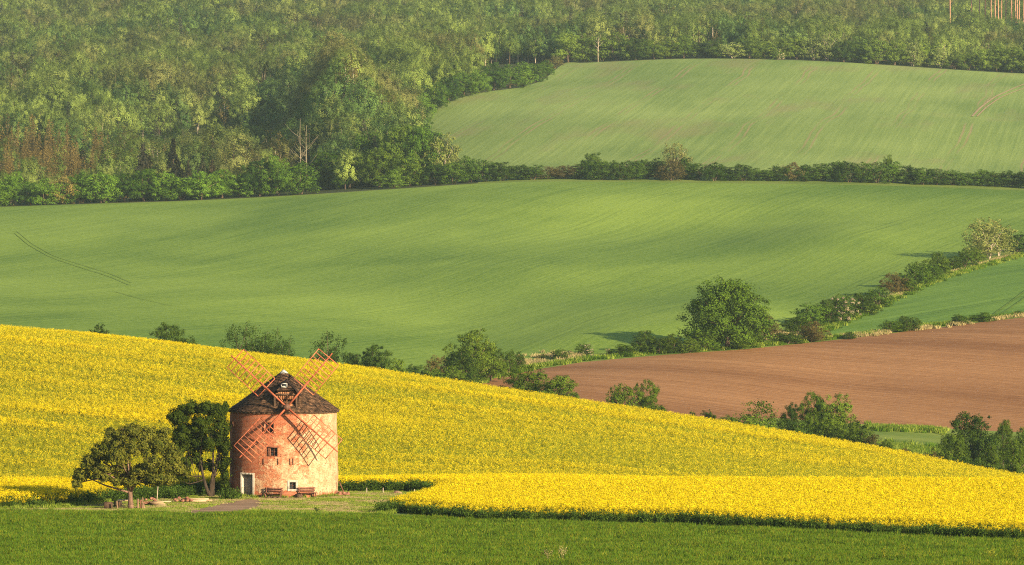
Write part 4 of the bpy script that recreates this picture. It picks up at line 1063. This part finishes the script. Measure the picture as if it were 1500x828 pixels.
for s in (-.3, .3): b.box((dx - .12 + s * .8, fy + .34, 9.86), (.07, .10, .30))
b.box((dx - .12, fy + .34, 10.0), (.52, .10, .06)); fw = b.build('window', M['tin'], dormer)
b = MB(); b.box((dx - .12, fy + .40, 9.86), (.44, .05, .26)); b.build('pane', M['pane'], fw)

# windshaft, hub and sails
HX, HY, HZ = .52, -5.75, 7.98
tilt = D(9); yaw = D(5)
axis = np.array((math.sin(yaw) * math.cos(tilt), -math.cos(yaw) * math.cos(tilt), math.sin(tilt)))
hub = np.array((HX, HY, HZ)); ex = np.cross((0, 0, 1), -axis); ex /= np.linalg.norm(ex); ey = np.cross(-axis, ex) * 1.0
ey = ey if ey[2] > 0 else -ey
if ex[0] < 0: ex = -ex
b = MB(); b.tube([hub - axis * 3.2, hub - axis * .2, hub + axis * .35], [.26, .26, .24], 14, wob=0); shaft = b.build('windshaft', M['orange'], mill)
b = MB(); b.tube([hub - axis * .42, hub - axis * .30], [.34, .34], 14); b.tube([hub + axis * .30, hub + axis * .38], [.28, .26], 14); b.build('iron_band', M['iron'], shaft)
PX = 16.67 * 1.011
for k, (dxp, dyp, wa, wb) in enumerate([(-79, 75, -1.0, 1.12), (65, 77, -1.08, 1.15), (72, -64, -1.15, 1.05), (-68, -72, -1.08, 1.08)]):
    L = math.hypot(dxp, dyp) / PX * 1.0; d = (ex * dxp + ey * dyp) / math.hypot(dxp, dyp); pn = np.cross(axis, d)
    if k in (0,): pn = -pn
    off = axis * (.12 if k % 2 else -.10)
    b = MB(); h0 = hub + off
    b.bar(h0 + d * .15, h0 + d * L * .5, .17, .16, up=axis); b.bar(h0 + d * (L * .5 - .02), h0 + d * (L * .97), .125, .115, up=axis); b.bar(h0 + d * L * .96, h0 + d * L * 1.03, .10, .09, up=axis)
    b.bar(h0 + d * .25 + axis * .13, h0 + d * 2.5 + axis * .11, .11, .06, up=axis)
    sail = b.build('sail', M['orange'], mill)
    b = MB(); r0, r1 = L * .385, L * .955; nb = 9; rr = random.Random(k + 4)
    tw = D(9)
    def lp(r, s):                           # the lattice is twisted slightly out of the sail plane
        a = tw * (1.5 - r / L); return h0 + d * r + (pn * math.cos(a) + axis * math.sin(a)) * s + axis * .05
    for i in range(nb):
        r = r0 + (r1 - r0) * i / (nb - 1)
        if k == 2 and i in (7,): continue
        b.bar(lp(r, wa), lp(r + rr.uniform(-.03, .03), wb), .075, .06, up=axis, a=rr.random())
    for s in (wa, wb): b.bar(lp(r0, s), lp(r1, s), .070, .055, up=axis)
    b.bar(lp(r0, wb * .52), lp(r1 - (r1 - r0) * .12, wb * .52), .035, .03, up=axis)
    if k == 2: b.bar(lp(r0 + .2, wa * .5), lp(r1 - .5, wa * .7), .03, .03, up=axis)
    b.build('lattice', M['lath'], sail)

# ------------------------------------------------------------------ things around the mill
def mill_pt(th, r, z=0): c = cyl(D(th), z, r); return (MX + c[0], MY + c[1], z)
def bench(uc, label):
    th = math.degrees(math.asin((uc - 415.5) / 78.5 * .93)); x, y, z = mill_pt(th, TR + .55)
    o = empty('bench', (x, y, float(hz(x, y))), D(th)); tag(o, label, 'bench', 'benches against the mill wall')
    b = MB(); 
    for q in (-.12, .06, .22): b.box((0, -q, .46), (1.65, .15, .045))
    b.build('seat', M['benchwood'], o)
    b = MB()
    for z in (.66, .86): b.box((0, .27, z), (1.65, .05, .13))
    b.build('backrest', M['benchwood'], o)
    for s in (-.68, .68):
        b = MB(); b.box((s, -.2, .21), (.09, .07, .43)); b.box((s, .24, .45), (.09, .06, .90)); b.box((s, .0, .41), (.07, .45, .05)); b.build('leg', M['benchwood'], o)
    return o
bench(404.5, 'reddish wooden bench against the mill wall, between the door and the low white framed window')
bench(452, 'reddish wooden bench against the mill wall, right of the low white framed window')
def at_px(u, v): Y = hit(u, v); x = px2x(u, Y); return x, Y, float(hz(x, Y))
x, y, _ = mill_pt(17, TR + .7); b = MB(); b.tube([(0, 0, 0), (0, 0, .2), (.03, 0, .40)], [.33, .30, .26], 12, wob=.1); o = b.build('tree_stump', M['darkwood']); o.location = (x, y, 0); tag(o, 'dark round stump at the mill wall between the two benches', 'stump')
x, y, _ = mill_pt(-6, TR + 1.0); b = MB()
for i in range(5): b.blob((-.5 + i * .24, (i % 2) * .15, .1), (.17, .15, .14), seed=i)
o = b.build('rubble_heap', M['darkwood']); o.location = (x, y, 0); tag(o, 'low dark heap of clods under the bench near the mill door', 'rubble')
x, y, _ = mill_pt(75, TR + .5); b = MB(); rr = random.Random(2)
for i in range(14): b.blob((rr.uniform(-.45, .7), rr.uniform(-.4, .3), rr.uniform(.08, .5) * (1 - i / 20)), (.22, .2, .17), seed=i, n=1)
o = b.build('rubble_heap', M['stone']); o.location = (x, y, 0); tag(o, 'heap of dark broken bricks leaning at the right foot of the mill', 'rubble')
b = MB(); b.bar((0, 0, 0), (-.55, .1, 1.35), .08); o = b.build('wooden_prop', M['benchwood']); o.location = (x + .45, y - .1, 0); tag(o, 'thin slanted wooden prop leaning on the mill right of the benches', 'pole')
x, y, _ = mill_pt(-62, TR + .5); b = MB()
for i in range(7): b.blob((rr.uniform(-.5, .5), rr.uniform(-.2, .2), .15 + .12 * (i % 3)), (.2, .2, .16), seed=i + 20, n=1)
o = b.build('rubble_heap', M['stone']); o.location = (x, y, 0); tag(o, 'small heap of bricks at the shaded wall left of the mill door', 'rubble')

# posts, logs, table and seats below the spreading tree
GP = 'upright log posts beside the spreading tree trunk'
def post(u, vb, vt, wpx, label, mat='log', lean=0.0, name='log_post', group=GP):
    x, y, z = at_px(u, vb); h = (vb - vt) / F * y; r = wpx / F * y / 2
    b = MB(); b.tube([(0, 0, -.05), (lean * .5, 0, h * .5), (lean, 0, h)], [r * 1.06, r, r * .92], 9, wob=.12); o = b.build(name, M[mat]); o.location = (x, y, z); return tag(o, label, 'post', group)
post(172, 747, 734.5, 2.6, 'short thin log post left of the spreading tree trunk', lean=-.08)
post(168, 743, 733.5, 2.2, 'dark thin post behind the short log post left of the trunk', 'darkwood')
post(201.5, 746, 731, 3.6, 'thick upright log post right beside the spreading tree trunk')
post(205.5, 746, 733, 2.2, 'thin dark red post between the two taller log posts', 'benchwood')
post(208, 746, 729, 2.6, 'tallest thin log post right of the spreading tree trunk', lean=.03)
post(211, 746, 737, 3.4, 'short leaning log stump, rightmost of the log posts', lean=-.12)
x, y, z = at_px(158, 746); b = MB(); b.tube([(-.35, 0, .3), (.35, .1, .3)], [.32, .32], 10, wob=.1); o = b.build('log', M['darkwood']); o.location = (x, y, z); tag(o, 'dark cut log lying left of the spreading tree trunk', 'log')
# rustic table: millstone like slab on a block
x, y, z = at_px(181.5, 744.5); o = empty('garden_table', (x, y, z)); tag(o, 'low table with a dark block base just left of the spreading tree trunk', 'table')
b = MB(); b.box((0, 0, .62), (1.1, .8, .12)); b.build('tabletop', M['plank'], o)
for s in (-.4, .4): b = MB(); b.box((s, 0, .28), (.14, .6, .56)); b.build('leg', M['darkwood'], o)
x, y, z = at_px(175, 742); b = MB(); b.tube([(0, 0, 0), (0, 0, .42)], [.22, .21], 10); o = b.build('log_stump', M['log']); o.location = (x, y, z); tag(o, 'pale stump seat left of the low table', 'stump')
post(229, 741, 713, 1.4, 'thin white peeled pole standing by the plank stack', 'palebark', lean=.12, name='peeled_pole', group=None)
x, y, z = at_px(232, 742); o = empty('plank_stack', (x, y, z)); tag(o, 'stack of pale sawn planks right of the log posts', 'planks')
rr = random.Random(6)
for i in range(4):
    b = MB(); b.box((rr.uniform(-.15, .15) + (.25 if i == 3 else 0), rr.uniform(-.1, .1), .08 + i * .105), (1.15 + (i == 3) * .5, .35, .07)); b.build('plank', M['plank'], o)
x, y, z = at_px(219, 741); b = MB()
for i in range(16): b.blob((rr.uniform(-.8, .6), rr.uniform(-.3, .3), rr.uniform(.1, .62)), (.17, .15, .12), seed=i + 40, n=1)
o = b.build('brick_heap', M['stone']); o.location = (x, y, z); tag(o, 'heap of red broken bricks between the log posts and the plank stack', 'bricks')
x, y, z = at_px(268, 737); b = MB()
for i in range(14): b.blob((rr.uniform(-.7, .7), rr.uniform(-.3, .3), rr.uniform(.08, .42)), (.18, .16, .13), seed=i + 60, n=1)
o = b.build('brick_heap', M['stone']); o.location = (x, y, z); tag(o, 'low heap of red bricks at the left end of the long pale beams', 'bricks')
x, y, z = at_px(285, 736.5); o = empty('beam_pile', (x, y, z)); tag(o, 'long pale beams lying in the grass left of the mill', 'beams')
for i, (a, c, zz) in enumerate([((-1.2, -.2), (1.0, -.1), .12), ((-.9, .1), (1.5, .25), .14), ((-1.0, 0), (1.2, .1), .27)]):
    b = MB(); b.bar((a[0], a[1], zz), (c[0], c[1], zz), .2, .13); b.build('beam', M['plank'], o)
x, y, z = at_px(14, 749); b = MB()
for i in range(8): b.blob((rr.uniform(-.6, .6), rr.uniform(-.2, .2), .1), (.2, .18, .13), seed=i + 80, n=1)
o = b.build('rubble_heap', M['stone']); o.location = (x, y, z); tag(o, 'small reddish heap at the far left edge of the yard', 'rubble')
for u, vt, vb, lb in ((537, 717, 723, 'thin marker stake before the rapeseed, nearest the mill'), (561, 717, 723, 'thin marker stake before the rapeseed notch, second from the mill'), (607, 719, 724.5, 'pale short stake at the shaded end of the rapeseed notch')):
    post(u, vb, vt - 2, 1.5, lb, 'palebark', name='stake', group='stakes along the rapeseed notch')
x, y, z = at_px(583, 724); b = MB(); b.blob((0, 0, .06), (.42, .25, .22), seed=3); o = b.build('boulder', M['log']); o.location = (x, y, z); tag(o, 'pale low boulder before the dark rapeseed edge right of the mill', 'rock')

# the two yard trees
def limb_tree(name, u, vb, label, stems, lobes, leafm, n_leaf, lsize, bark, seed, **kw):
    x, y, z = at_px(u, vb); s = y / F
    o = empty(name, (x, y, z)); tag(o, label, 'tree')
    L = [((a - u) * s, dy, (vb - c) * s, rx * s, max(ry * s, 1.0), rz * s) for a, c, dy, rx, ry, rz in lobes]
    c = make_crown('crown', L, n_leaf, lsize, leafm, seed, link=True, **kw); c.parent = o
    random.seed(seed); b = MB(); R = random.Random(seed)
    tops = []
    for pts, r in stems:
        q = [((a - u) * s, d, (vb - c) * s) for a, c, d in pts]; m = len(q)
        b.tube(q, [r * (1.25 if i == 0 else 1) * (1 - .72 * i / (m - 1)) for i in range(m)], 9, wob=.18); tops.append((q, r))
    for l in L:
        q, r = min(tops, key=lambda t_: min(abs(p[0] - l[0]) + abs(p[1] - l[1]) for p in t_[0][1:]))
        p = q[max(1, int(len(q) * R.uniform(.35, .8)))]; e = (l[0], l[1], l[2]); mid = ((p[0] + e[0]) / 2, (p[1] + e[1]) / 2, (p[2] + e[2]) / 2 - .15)
        b.tube([p, mid, e], [r * .45, r * .28, r * .12], 6, wob=.1)
        for _ in range(6):
            a = R.random() * 6.28; f = (e[0] + math.cos(a) * l[3] * .9, e[1] + math.sin(a) * l[4] * .9, e[2] + R.uniform(-.5, .9) * l[5]); b.tube([e, ((e[0] + f[0]) / 2, (e[1] + f[1]) / 2, (e[2] + f[2]) / 2 + .05), f], [r * .12, r * .08, r * .03], 4)
    b.build('trunk', M[bark], o); return o
M['leafyard'] = leaf_mat('yard tree leaves', (.018, .040, .006), (.170, .165, .024), .24)
M['leafyard2'] = leaf_mat('broad dark leaves', (.012, .026, .004), (.060, .085, .010), .22)
M['trunkbark'] = plain_mat('pinkish bark', (.10, .062, .045), (.27, .165, .115), 3, .9, stretch=(2, 2, .4))
limb_tree('spreading_tree', 191, 746.5, 'low spreading yard tree with bronze green leaves over a short thick pinkish trunk',
    [([(191, 747, 0), (190.5, 735, 0), (190, 722, 0), (186, 708, .1), (172, 690, .3), (150, 678, .6)], .23), ([(191, 740, 0), (191, 722, 0), (197, 706, .2), (214, 688, .3), (232, 675, .4)], .20), ([(190, 738, 0), (190, 720, 0), (190, 700, -.6), (188, 670, -1.2)], .16), ([(190, 720, 0), (200, 705, -1), (225, 700, -1.6), (250, 693, -1.8)], .11)],
    [(118, 696, .2, 13, 22, 10), (113, 708, 0, 9, 14, 9), (130, 680, .6, 16, 26, 13), (150, 663, .5, 18, 32, 15), (150, 688, -1.0, 15, 22, 10), (168, 645, .3, 18, 32, 16), (178, 668, -1.6, 18, 26, 14), (190, 634, .2, 18, 32, 14),
     (205, 655, -1.4, 18, 28, 15), (213, 640, .6, 17, 30, 15), (232, 652, -.3, 17, 30, 15), (228, 680, -1.6, 19, 26, 15), (250, 668, 0, 17, 28, 15), (258, 686, -.5, 16, 26, 13), (247, 702, -1.2, 15, 20, 10), (206, 690, -.9, 17, 26, 12),
     (178, 690, .6, 18, 24, 12), (192, 705, -.9, 15, 18, 8), (173, 706, -.8, 13, 14, 7), (232, 700, -1.4, 18, 20, 12), (150, 700, -.8, 15, 18, 8), (222, 704, .4, 15, 20, 9), (270, 692, .2, 10, 18, 9), (240, 634, .8, 10, 20, 8), (160, 634, 1.2, 8, 16, 8)],
    M['leafyard'], 44000, .092, 'trunkbark', 71, clumps=60, clump_r=.36, up=.2)
limb_tree('dark_tree', 306, 728.5, 'tall dark green tree with three forked stems close to the left side of the windmill',
    [([(308, 729, 0), (302, 715, 0), (297, 698, .2), (292, 670, .4), (285, 640, .5)], .17), ([(309, 729, .1), (309, 712, .1), (312, 690, 0), (312, 660, 0), (308, 625, 0)], .17), ([(311, 729, .2), (313, 700, .2), (320, 670, .2), (324, 640, .2)], .14), ([(298, 703, .2), (290, 706, -.3), (278, 709, -.6), (268, 705, -.8)], .06)],
    [(262, 612, .2, 17, 30, 16), (278, 600, .4, 18, 32, 12), (300, 598, 0, 16, 30, 11), (318, 605, 0, 15, 28, 14), (328, 598, .6, 7, 14, 8), (322, 628, .3, 14, 28, 18), (298, 622, -1.0, 20, 28, 18), (270, 636, -.6, 18, 28, 16), (285, 648, .8, 20, 28, 16),
     (310, 650, .2, 16, 28, 14), (328, 655, .5, 9, 22, 16), (262, 655, 0, 14, 24, 12), (325, 680, .8, 11, 22, 14), (328, 696, .8, 8, 16, 8), (285, 672, 1.2, 14, 22, 12), (272, 678, .6, 11, 20, 10), (328, 712, .9, 9, 14, 8), (300, 684, 1.4, 13, 16, 10), (266, 694, .8, 12, 16, 10)],
    M['leafyard2'], 40000, .095, 'darkbark', 72, clumps=50, clump_r=.36, up=.2)

# ------------------------------------------------------------------ crops and grass
def simple_leaf(name, c1, c2, trans=.3):
    return leaf_mat(name, c1, c2, trans, use_color=False)
M['flower'] = simple_leaf('rapeseed flowers', (.54, .43, .006), (.78, .62, .014), .30)
M['stalk'] = simple_leaf('rapeseed stalks', (.045, .085, .012), (.16, .21, .022), .3)
M['flower2'] = simple_leaf('thinner rapeseed flowers', (.52, .42, .010), (.70, .58, .020), .35)
M['stalk2'] = simple_leaf('budding rapeseed stalks', (.19, .23, .016), (.36, .37, .024), .4)
M['blade'] = simple_leaf('crop blades', (.040, .096, .008), (.120, .205, .016), .35)
M['blade2'] = simple_leaf('yellowing crop blades', (.12, .16, .012), (.28, .28, .03), .35)
M['drygrass'] = simple_leaf('dry grass', (.26, .22, .09), (.48, .40, .19), .3)
M['grass'] = simple_leaf('yard grass', (.11, .19, .016), (.30, .35, .055), .3)
M['nettle'] = simple_leaf('rank weeds', (.025, .055, .008), (.08, .13, .018), .25)
def blades(R, n, rad, h0, h1, w_, lean=.35, z0=0.0):
    """upright narrow blades: quads tapering to a tip"""
    a = R.uniform(0, 6.28, n); r = rad * np.sqrt(R.random(n)); x, y = r * np.cos(a), r * np.sin(a)
    h = R.uniform(h0, h1, n); b = R.uniform(0, 6.28, n); dx, dy = np.cos(b), np.sin(b); l = R.uniform(0, lean, n) * h; c = R.uniform(0, 6.28, n)
    B = np.stack([x, y, np.full(n, z0)], 1); W = np.stack([dx, dy, 0 * x], 1) * w_ * .5; T = np.stack([np.cos(c) * l, np.sin(c) * l, h], 1)
    V = np.stack([B - W, B + W, B + T * .6 + W * .8 , B + T - W * .2], 1).reshape(-1, 3)
    return V, np.arange(4 * n).reshape(n, 4), np.repeat(R.random(n), 4)
def joined(name, parts_):
    Vs, Fs, Ts, Ms, mats, off = [], [], [], [], [], 0
    for (V, Fq, T), m in parts_:
        Vs.append(V); Fs.append(Fq + off); Ts.append(T); Ms.append(np.full(len(Fq), len(mats))); mats.append(m); off += len(V)
    return mesh_np(name, np.concatenate(Vs), [np.concatenate(Fs)], mats, link=False, attrs={'tint': np.concatenate(Ts)}, midx=np.concatenate(Ms))
def flowers(R, n, rad, z0, z1, size):
    a = R.uniform(0, 6.28, n); r = rad * np.sqrt(R.random(n)); k = R.integers(0, max(3, n // 6), n)
    hx = R.uniform(-1, 1, (max(3, n // 6), 3)) * np.array([rad * .75, rad * .75, 0]); hzz = R.uniform(z0, z1, len(hx))
    C = hx[k] + R.normal(size=(n, 3)) * np.array([.05, .05, .07]); C[:, 2] += hzz[k]
    V, Fq = leaf_quads(C, unit(R.normal(size=(n, 3)) + np.array([0.1, -.3, .6])), size, R, .8)
    return V, Fq, np.repeat(R.random(n), 4)
rp = []
for lv, (nf, ns) in enumerate([(64, 18), (46, 24), (33, 28), (22, 32), (13, 36)]):
    for i in range(2):
        R2 = np.random.default_rng(700 + i + lv * 7)
        rp.append(joined('rapeseed', [(blades(R2, ns, .24, .72, 1.08, .036, .15), M['stalk'] if lv < 1 else M['stalk2']), (flowers(R2, nf, .26, .84, 1.12, .033), M['flower'] if lv < 1 else M['flower2'])]))
R = np.random.default_rng(21)
p1 = jitter_grid(-420, 1920, 412, 512, .36, R); p2 = jitter_grid(-420, 1920, 512, 712, .42, R)
p = np.concatenate([p1, p2]); uu = usel(p)
s_ = sdf(POLY['rape_field'], p); ng = np.array([mn.noise(Vector((x / 1.6, y / 1.6, 8.0))) for x, y in p]); p = p[(s_ > .15 + .55 * ng) | (s_ > R.exponential(.8, len(p)) + .3)]; uu = usel(p)
cy_ = np.interp(uu, CRU, CRY); p = p[p[:, 1] < cy_ + 8]; uu = usel(p)
nA = np.array([mn.noise(Vector(((x - .7 * y) / 70, (y + .7 * x) / 8, 1.0))) * .7 + mn.noise(Vector(((x - .7 * y) / 30, (y + .7 * x) / 2.6, 6.0))) * .45 for x, y in p]); nB = np.array([mn.noise(Vector((x / 7, y / 5, 5.0))) for x, y in p])
hill = sstep(512, 545, p[:, 1])
green = hill * (.68 + 1.55 * nA + .22 * sstep(640, 560, p[:, 1])) + .10 * nB - .05 - (1 - hill) * .10
green += .25 * np.exp(-((p[:, 1] - 545) / 16) ** 2)
# wheel tracks run up the hill
lev = np.clip(np.round(green * 4.2 + R.normal(size=len(p)) * .22), 0, 4).astype(int)
idx = lev * 2 + R.integers(0, 2, len(p)); s_ = sdf(POLY['rape_field'], p)
sc = R.uniform(.86, 1.12, len(p)) * np.where(p[:, 1] > 512, 1.08, 1.0) * (1 - .10 * np.clip(green, 0, 1)) * np.where(s_ < 1.6, R.uniform(.62, .92, len(p)), 1.0)
thin = (nB < -.66) & (R.random(len(p)) < .3); keep = ~thin
p, idx, sc = p[keep], idx[keep], sc[keep]
scatter('rapeseed', with_z(p), R.uniform(0, 6.28, len(p)), sc, idx, rp, 'flowering yellow rapeseed standing on the field around and behind the windmill', cat='rapeseed')

cp = []
for i in range(4):
    R2 = np.random.default_rng(730 + i)
    cp.append(joined('crop', [(blades(R2, 26, .24, .18, .42, .045, .8), M['blade']), (blades(R2, 4, .24, .25, .42, .04, .8), M['blade2'])]))
R2 = np.random.default_rng(735); cp.append(joined('crop', [(blades(R2, 12, .24, .18, .42, .045, .8), M['blade']), (blades(R2, 15, .24, .2, .44, .045, .8), M['blade2'])]))
p = jitter_grid(-400, 1900, 372, 454, .31, R); s_ = sdf(POLY['front_crop'], p)
p = p[s_ > R.uniform(.0, .5, len(p))]; uu = usel(p)
tr_ = np.minimum.reduce([np.abs(p[:, 1] - (y0 - (uu - 750) * sl)) for y0, sl in ((425.5, .0130), (423.6, .0130), (396.5, .0105), (394.8, .0105))])
nA = np.array([mn.noise(Vector((x / 6, y / 4, 2.0))) for x, y in p])
keep = (tr_ > .42) | (R.random(len(p)) < .15); keep &= R.random(len(p)) < .9 + nA
p = p[keep]; sc = R.uniform(.75, 1.25, len(p)) * (1 + .35 * nA[keep])
scatter('crop', with_z(p), R.uniform(0, 6.28, len(p)), sc, np.where(R.random(len(p)) < .12 + .5 * nA[keep], 4, R.integers(0, 4, len(p))), cp, 'dark green leafy crop covering the foreground field', cat='crop')

gp = []
R2 = np.random.default_rng(750)
gp.append(joined('grass', [(blades(R2, 30, .22, .04, .13, .025, 1.2), M['grass'])]))
gp.append(joined('grass', [(blades(R2, 26, .22, .04, .12, .022, 1.4), M['drygrass'])]))
gp.append(joined('grass', [(blades(R2, 30, .20, .12, .36, .04, .6), M['grass'])]))
p = jitter_grid(-160, 660, 449, 492, .30, R)
s_ = sdf(POLY['yard'], p); sp_ = sdf(POLY['path'], p); sr = sdf(POLY['rape_field'], p)
keep = (s_ > -.4) & (sr < 0) & (sp_ < R.uniform(-1.0, .5, len(p))) & (np.hypot(p[:, 0] - MX, p[:, 1] - MY) > TR + .1)
p = p[keep]; nA = np.array([mn.noise(Vector((x / 4.5, y / 3.0, 7.0))) for x, y in p])
edge = (sr[keep] > -1.0) | (np.abs(np.hypot(p[:, 0] - MX, p[:, 1] - MY) - TR) < .55) | (s_[keep] < .8)
idx = np.where(edge & (R.random(len(p)) < .75), 2, (nA + R.normal(size=len(p)) * .22 < .02).astype(int))
scatter('grass', with_z(p), R.uniform(0, 6.28, len(p)), R.uniform(.7, 1.4, len(p)), idx, gp, 'short mown grass of the yard around the windmill', cat='grass')

np_ = []
for i in range(2):
    R2 = np.random.default_rng(760 + i); C_ = R2.normal(size=(60, 3)) * np.array([.2, .2, .22]) + np.array([0, 0, .5])
    V_, F_ = leaf_quads(C_, unit(R2.normal(size=(60, 3)) + np.array([0, 0, .5])), .085, R2)
    np_.append(joined('weeds', [(blades(R2, 14, .22, .5, .95, .04, .3), M['nettle']), ((V_, F_, np.repeat(R2.random(60), 4)), M['nettle'])]))
def along(poly, wdt, n, R):
    poly = np.array(poly); seg = np.linalg.norm(np.diff(poly, axis=0), axis=1); cum = np.concatenate([[0], np.cumsum(seg)]); t = R.uniform(0, cum[-1], n)
    return np.stack([np.interp(t, cum, poly[:, 0]), np.interp(t, cum, poly[:, 1])], 1) + R.normal(size=(n, 2)) * np.array(wdt)
wl = [along([Q(-40, 458.5), Q(40, 461), Q(110, 467), Q(200, 476), Q(260, 483), Q(330, 486)], (.9, .7), 700, R), along([Q(150, 471), Q(260, 478)], (1.2, .8), 260, R), along([Q(246, 474), Q(272, 478)], (.5, .4), 70, R),
      along([Q(330, 473), Q(345, 474)], (.4, .3), 26, R), along([Q(600, 450.6), Q(700, 442.5), Q(1000, 437), Q(1250, 425), Q(1500, 415.5), Q(1650, 411)], (.35, .30), 380, R), along([Q(575, 455), Q(588, 452)], (.5, .5), 40, R), along([Q(460, 485.5), Q(500, 487), Q(610, 487), Q(636, 483)], (.4, .35), 330, R)]
p = np.concatenate(wl); p = p[np.hypot(p[:, 0] - MX, p[:, 1] - MY) > TR + .3]
scatter('weeds', with_z(p), R.uniform(0, 6.28, len(p)), R.uniform(.5, 1.15, len(p)), R.integers(0, 2, len(p)), np_, 'dark rank weeds along the shaded edge of the rapeseed', cat='weeds')

# dry grass and rough green grass on the margins between the far fields
dg = []
for i in range(2):
    R2 = np.random.default_rng(770 + i); dg.append(joined('dry_grass', [(blades(R2, 34, .45, .25, .75, .09, .6), M['drygrass'])]))
ln = [([P(748, 533), P(800, 527), P(870, 520)], 4.5, 520), ([P(770, 529), P(835, 523)], 2.5, 300), ([P(905, 519), P(1000, 513)], 1.2, 120), ([P(1108, 497), P(1162, 488)], 2.5, 170), ([P(1212, 497), P(1290, 489), P(1345, 483), P(1420, 474)], 1.7, 520),
      ([P(1266, 448), P(1286, 440)], 1.6, 60), ([P(1300, 438), P(1322, 431)], 1.4, 60), ([P(1390, 402), P(1450, 384), P(1490, 374)], 1.2, 120), ([P(1420, 474), P(1500, 463)], 1.0, 90)]
p = np.concatenate([along(a, (b * .35, b * .8), n, R) for a, b, n in ln])
p = p[np.array([mn.noise(Vector((x / 6, y / 12, 4.0))) for x, y in p]) > -.12]
scatter('dry_grass', with_z(p), R.uniform(0, 6.28, len(p)), R.uniform(.5, 1.2, len(p)), R.integers(0, 2, len(p)), dg, 'pale dry grass strips along the far field edges and hedges', cat='dry grass')
rg = []
for i in range(2):
    R2 = np.random.default_rng(780 + i); rg.append(joined('rough_grass', [(blades(R2, 40, .6, .2, .7, .10, .7), M['blade'] if i else M['grass'])]))
ln = [([P(692, 563), P(715, 553), P(780, 539), P(850, 528), P(950, 519), P(1080, 510), P(1200, 498), P(1350, 480), P(1500, 462)], 1.6, 1500), ([P(1190, 490), P(1230, 475), P(1270, 458), P(1320, 432), P(1390, 405), P(1500, 373)], 2.2, 900),
       ([P(1276, 628), P(1380, 633)], 2.0, 500), ([P(1290, 655), P(1400, 672)], 9, 700)]
p = np.concatenate([along(a, (b * .35, b * .8), n, R) for a, b, n in ln])
scatter('rough_grass', with_z(p), R.uniform(0, 6.28, len(p)), R.uniform(.5, 1.3, len(p)), R.integers(0, 2, len(p)), rg, 'rough green grass on the field margins under the hedges', cat='grass')

# tall weeds in the foreground crop
def weed(u, Y, h, label, mat, n=26, w_=.35):
    x = px2x(u, Y); R2 = np.random.default_rng(int(u)); o = empty('tall_weed', (x, Y, 0)); tag(o, label, 'weed', 'tall weeds at the bottom edge of the foreground crop')
    b = MB()
    for k in range(6):
        a = R2.random() * 6.28; b.tube([(0, 0, 0), (math.cos(a) * w_ * .3, math.sin(a) * w_ * .3, h * .6), (math.cos(a) * w_ * .9, math.sin(a) * w_ * .9, h * R2.uniform(.8, 1.02))], [.012, .009, .005], 4)
    b.build('stems', M[mat], o)
    C_ = R2.normal(size=(n * 4, 3)) * np.array([w_ * .5, w_ * .5, h * .18]) + np.array([0, 0, h * .72]); V_, F_ = leaf_quads(C_, unit(R2.normal(size=(n * 4, 3))), .045, R2)
    mesh_np('leaves', V_, F_, M[mat], o, attrs={'tint': np.repeat(R2.random(n * 4), 4)})
weed(803, 388, .95, 'dry yellowish weed tuft at the bottom edge, left of two close together', 'drygrass'); weed(824, 388, 1.1, 'taller dry yellowish weed tuft at the bottom edge near the middle', 'drygrass')
weed(1296, 390, 1.0, 'green weed at the bottom edge, third from the right corner', 'blade2'); weed(1325, 390, 1.25, 'tallest thin green weed at the lower right', 'blade2'); weed(1452, 389, .9, 'green weed at the bottom edge, second from the right corner', 'blade2'); weed(1490, 389, 1.15, 'green weed with light tip in the lower right corner', 'blade2')
x, y, z = at_px(464, 753); weed_o = None
R2 = np.random.default_rng(5); C_ = R2.normal(size=(60, 3)) * np.array([.12, .12, .14]) + np.array([0, 0, .3]); V_, F_ = leaf_quads(C_, unit(R2.normal(size=(60, 3))), .07, R2)
o = mesh_np('young_plant', V_, F_, M['nettle'], attrs={'tint': np.repeat(R2.random(60), 4)}); o.location = (x, y, z); tag(o, 'tiny dark plant alone at the crop edge of the yard below the mill', 'plant')

# ------------------------------------------------------------------ evening haze
hm = NT('haze'); pv = hm.n('ShaderNodeVolumePrincipled', Density=.000037); pv.inputs['Color'].default_value = (.66, .92, .98, 1); pv.inputs['Anisotropy'].default_value = .0
hm.l(pv.outputs[0], hm.out.inputs['Volume'])
b = MB(); x0, x1, y0, y1, z0, z1 = -900, 900, -30, 4000, float(H.min()) - 2, float(H.max()) + 40
b.box(((x0 + x1) / 2, (y0 + y1) / 2, (z0 + z1) / 2), (x1 - x0, y1 - y0, z1 - z0)); o = b.build('haze', hm.m); tag(o, 'thin evening haze over the valley', 'haze', kind='stuff')
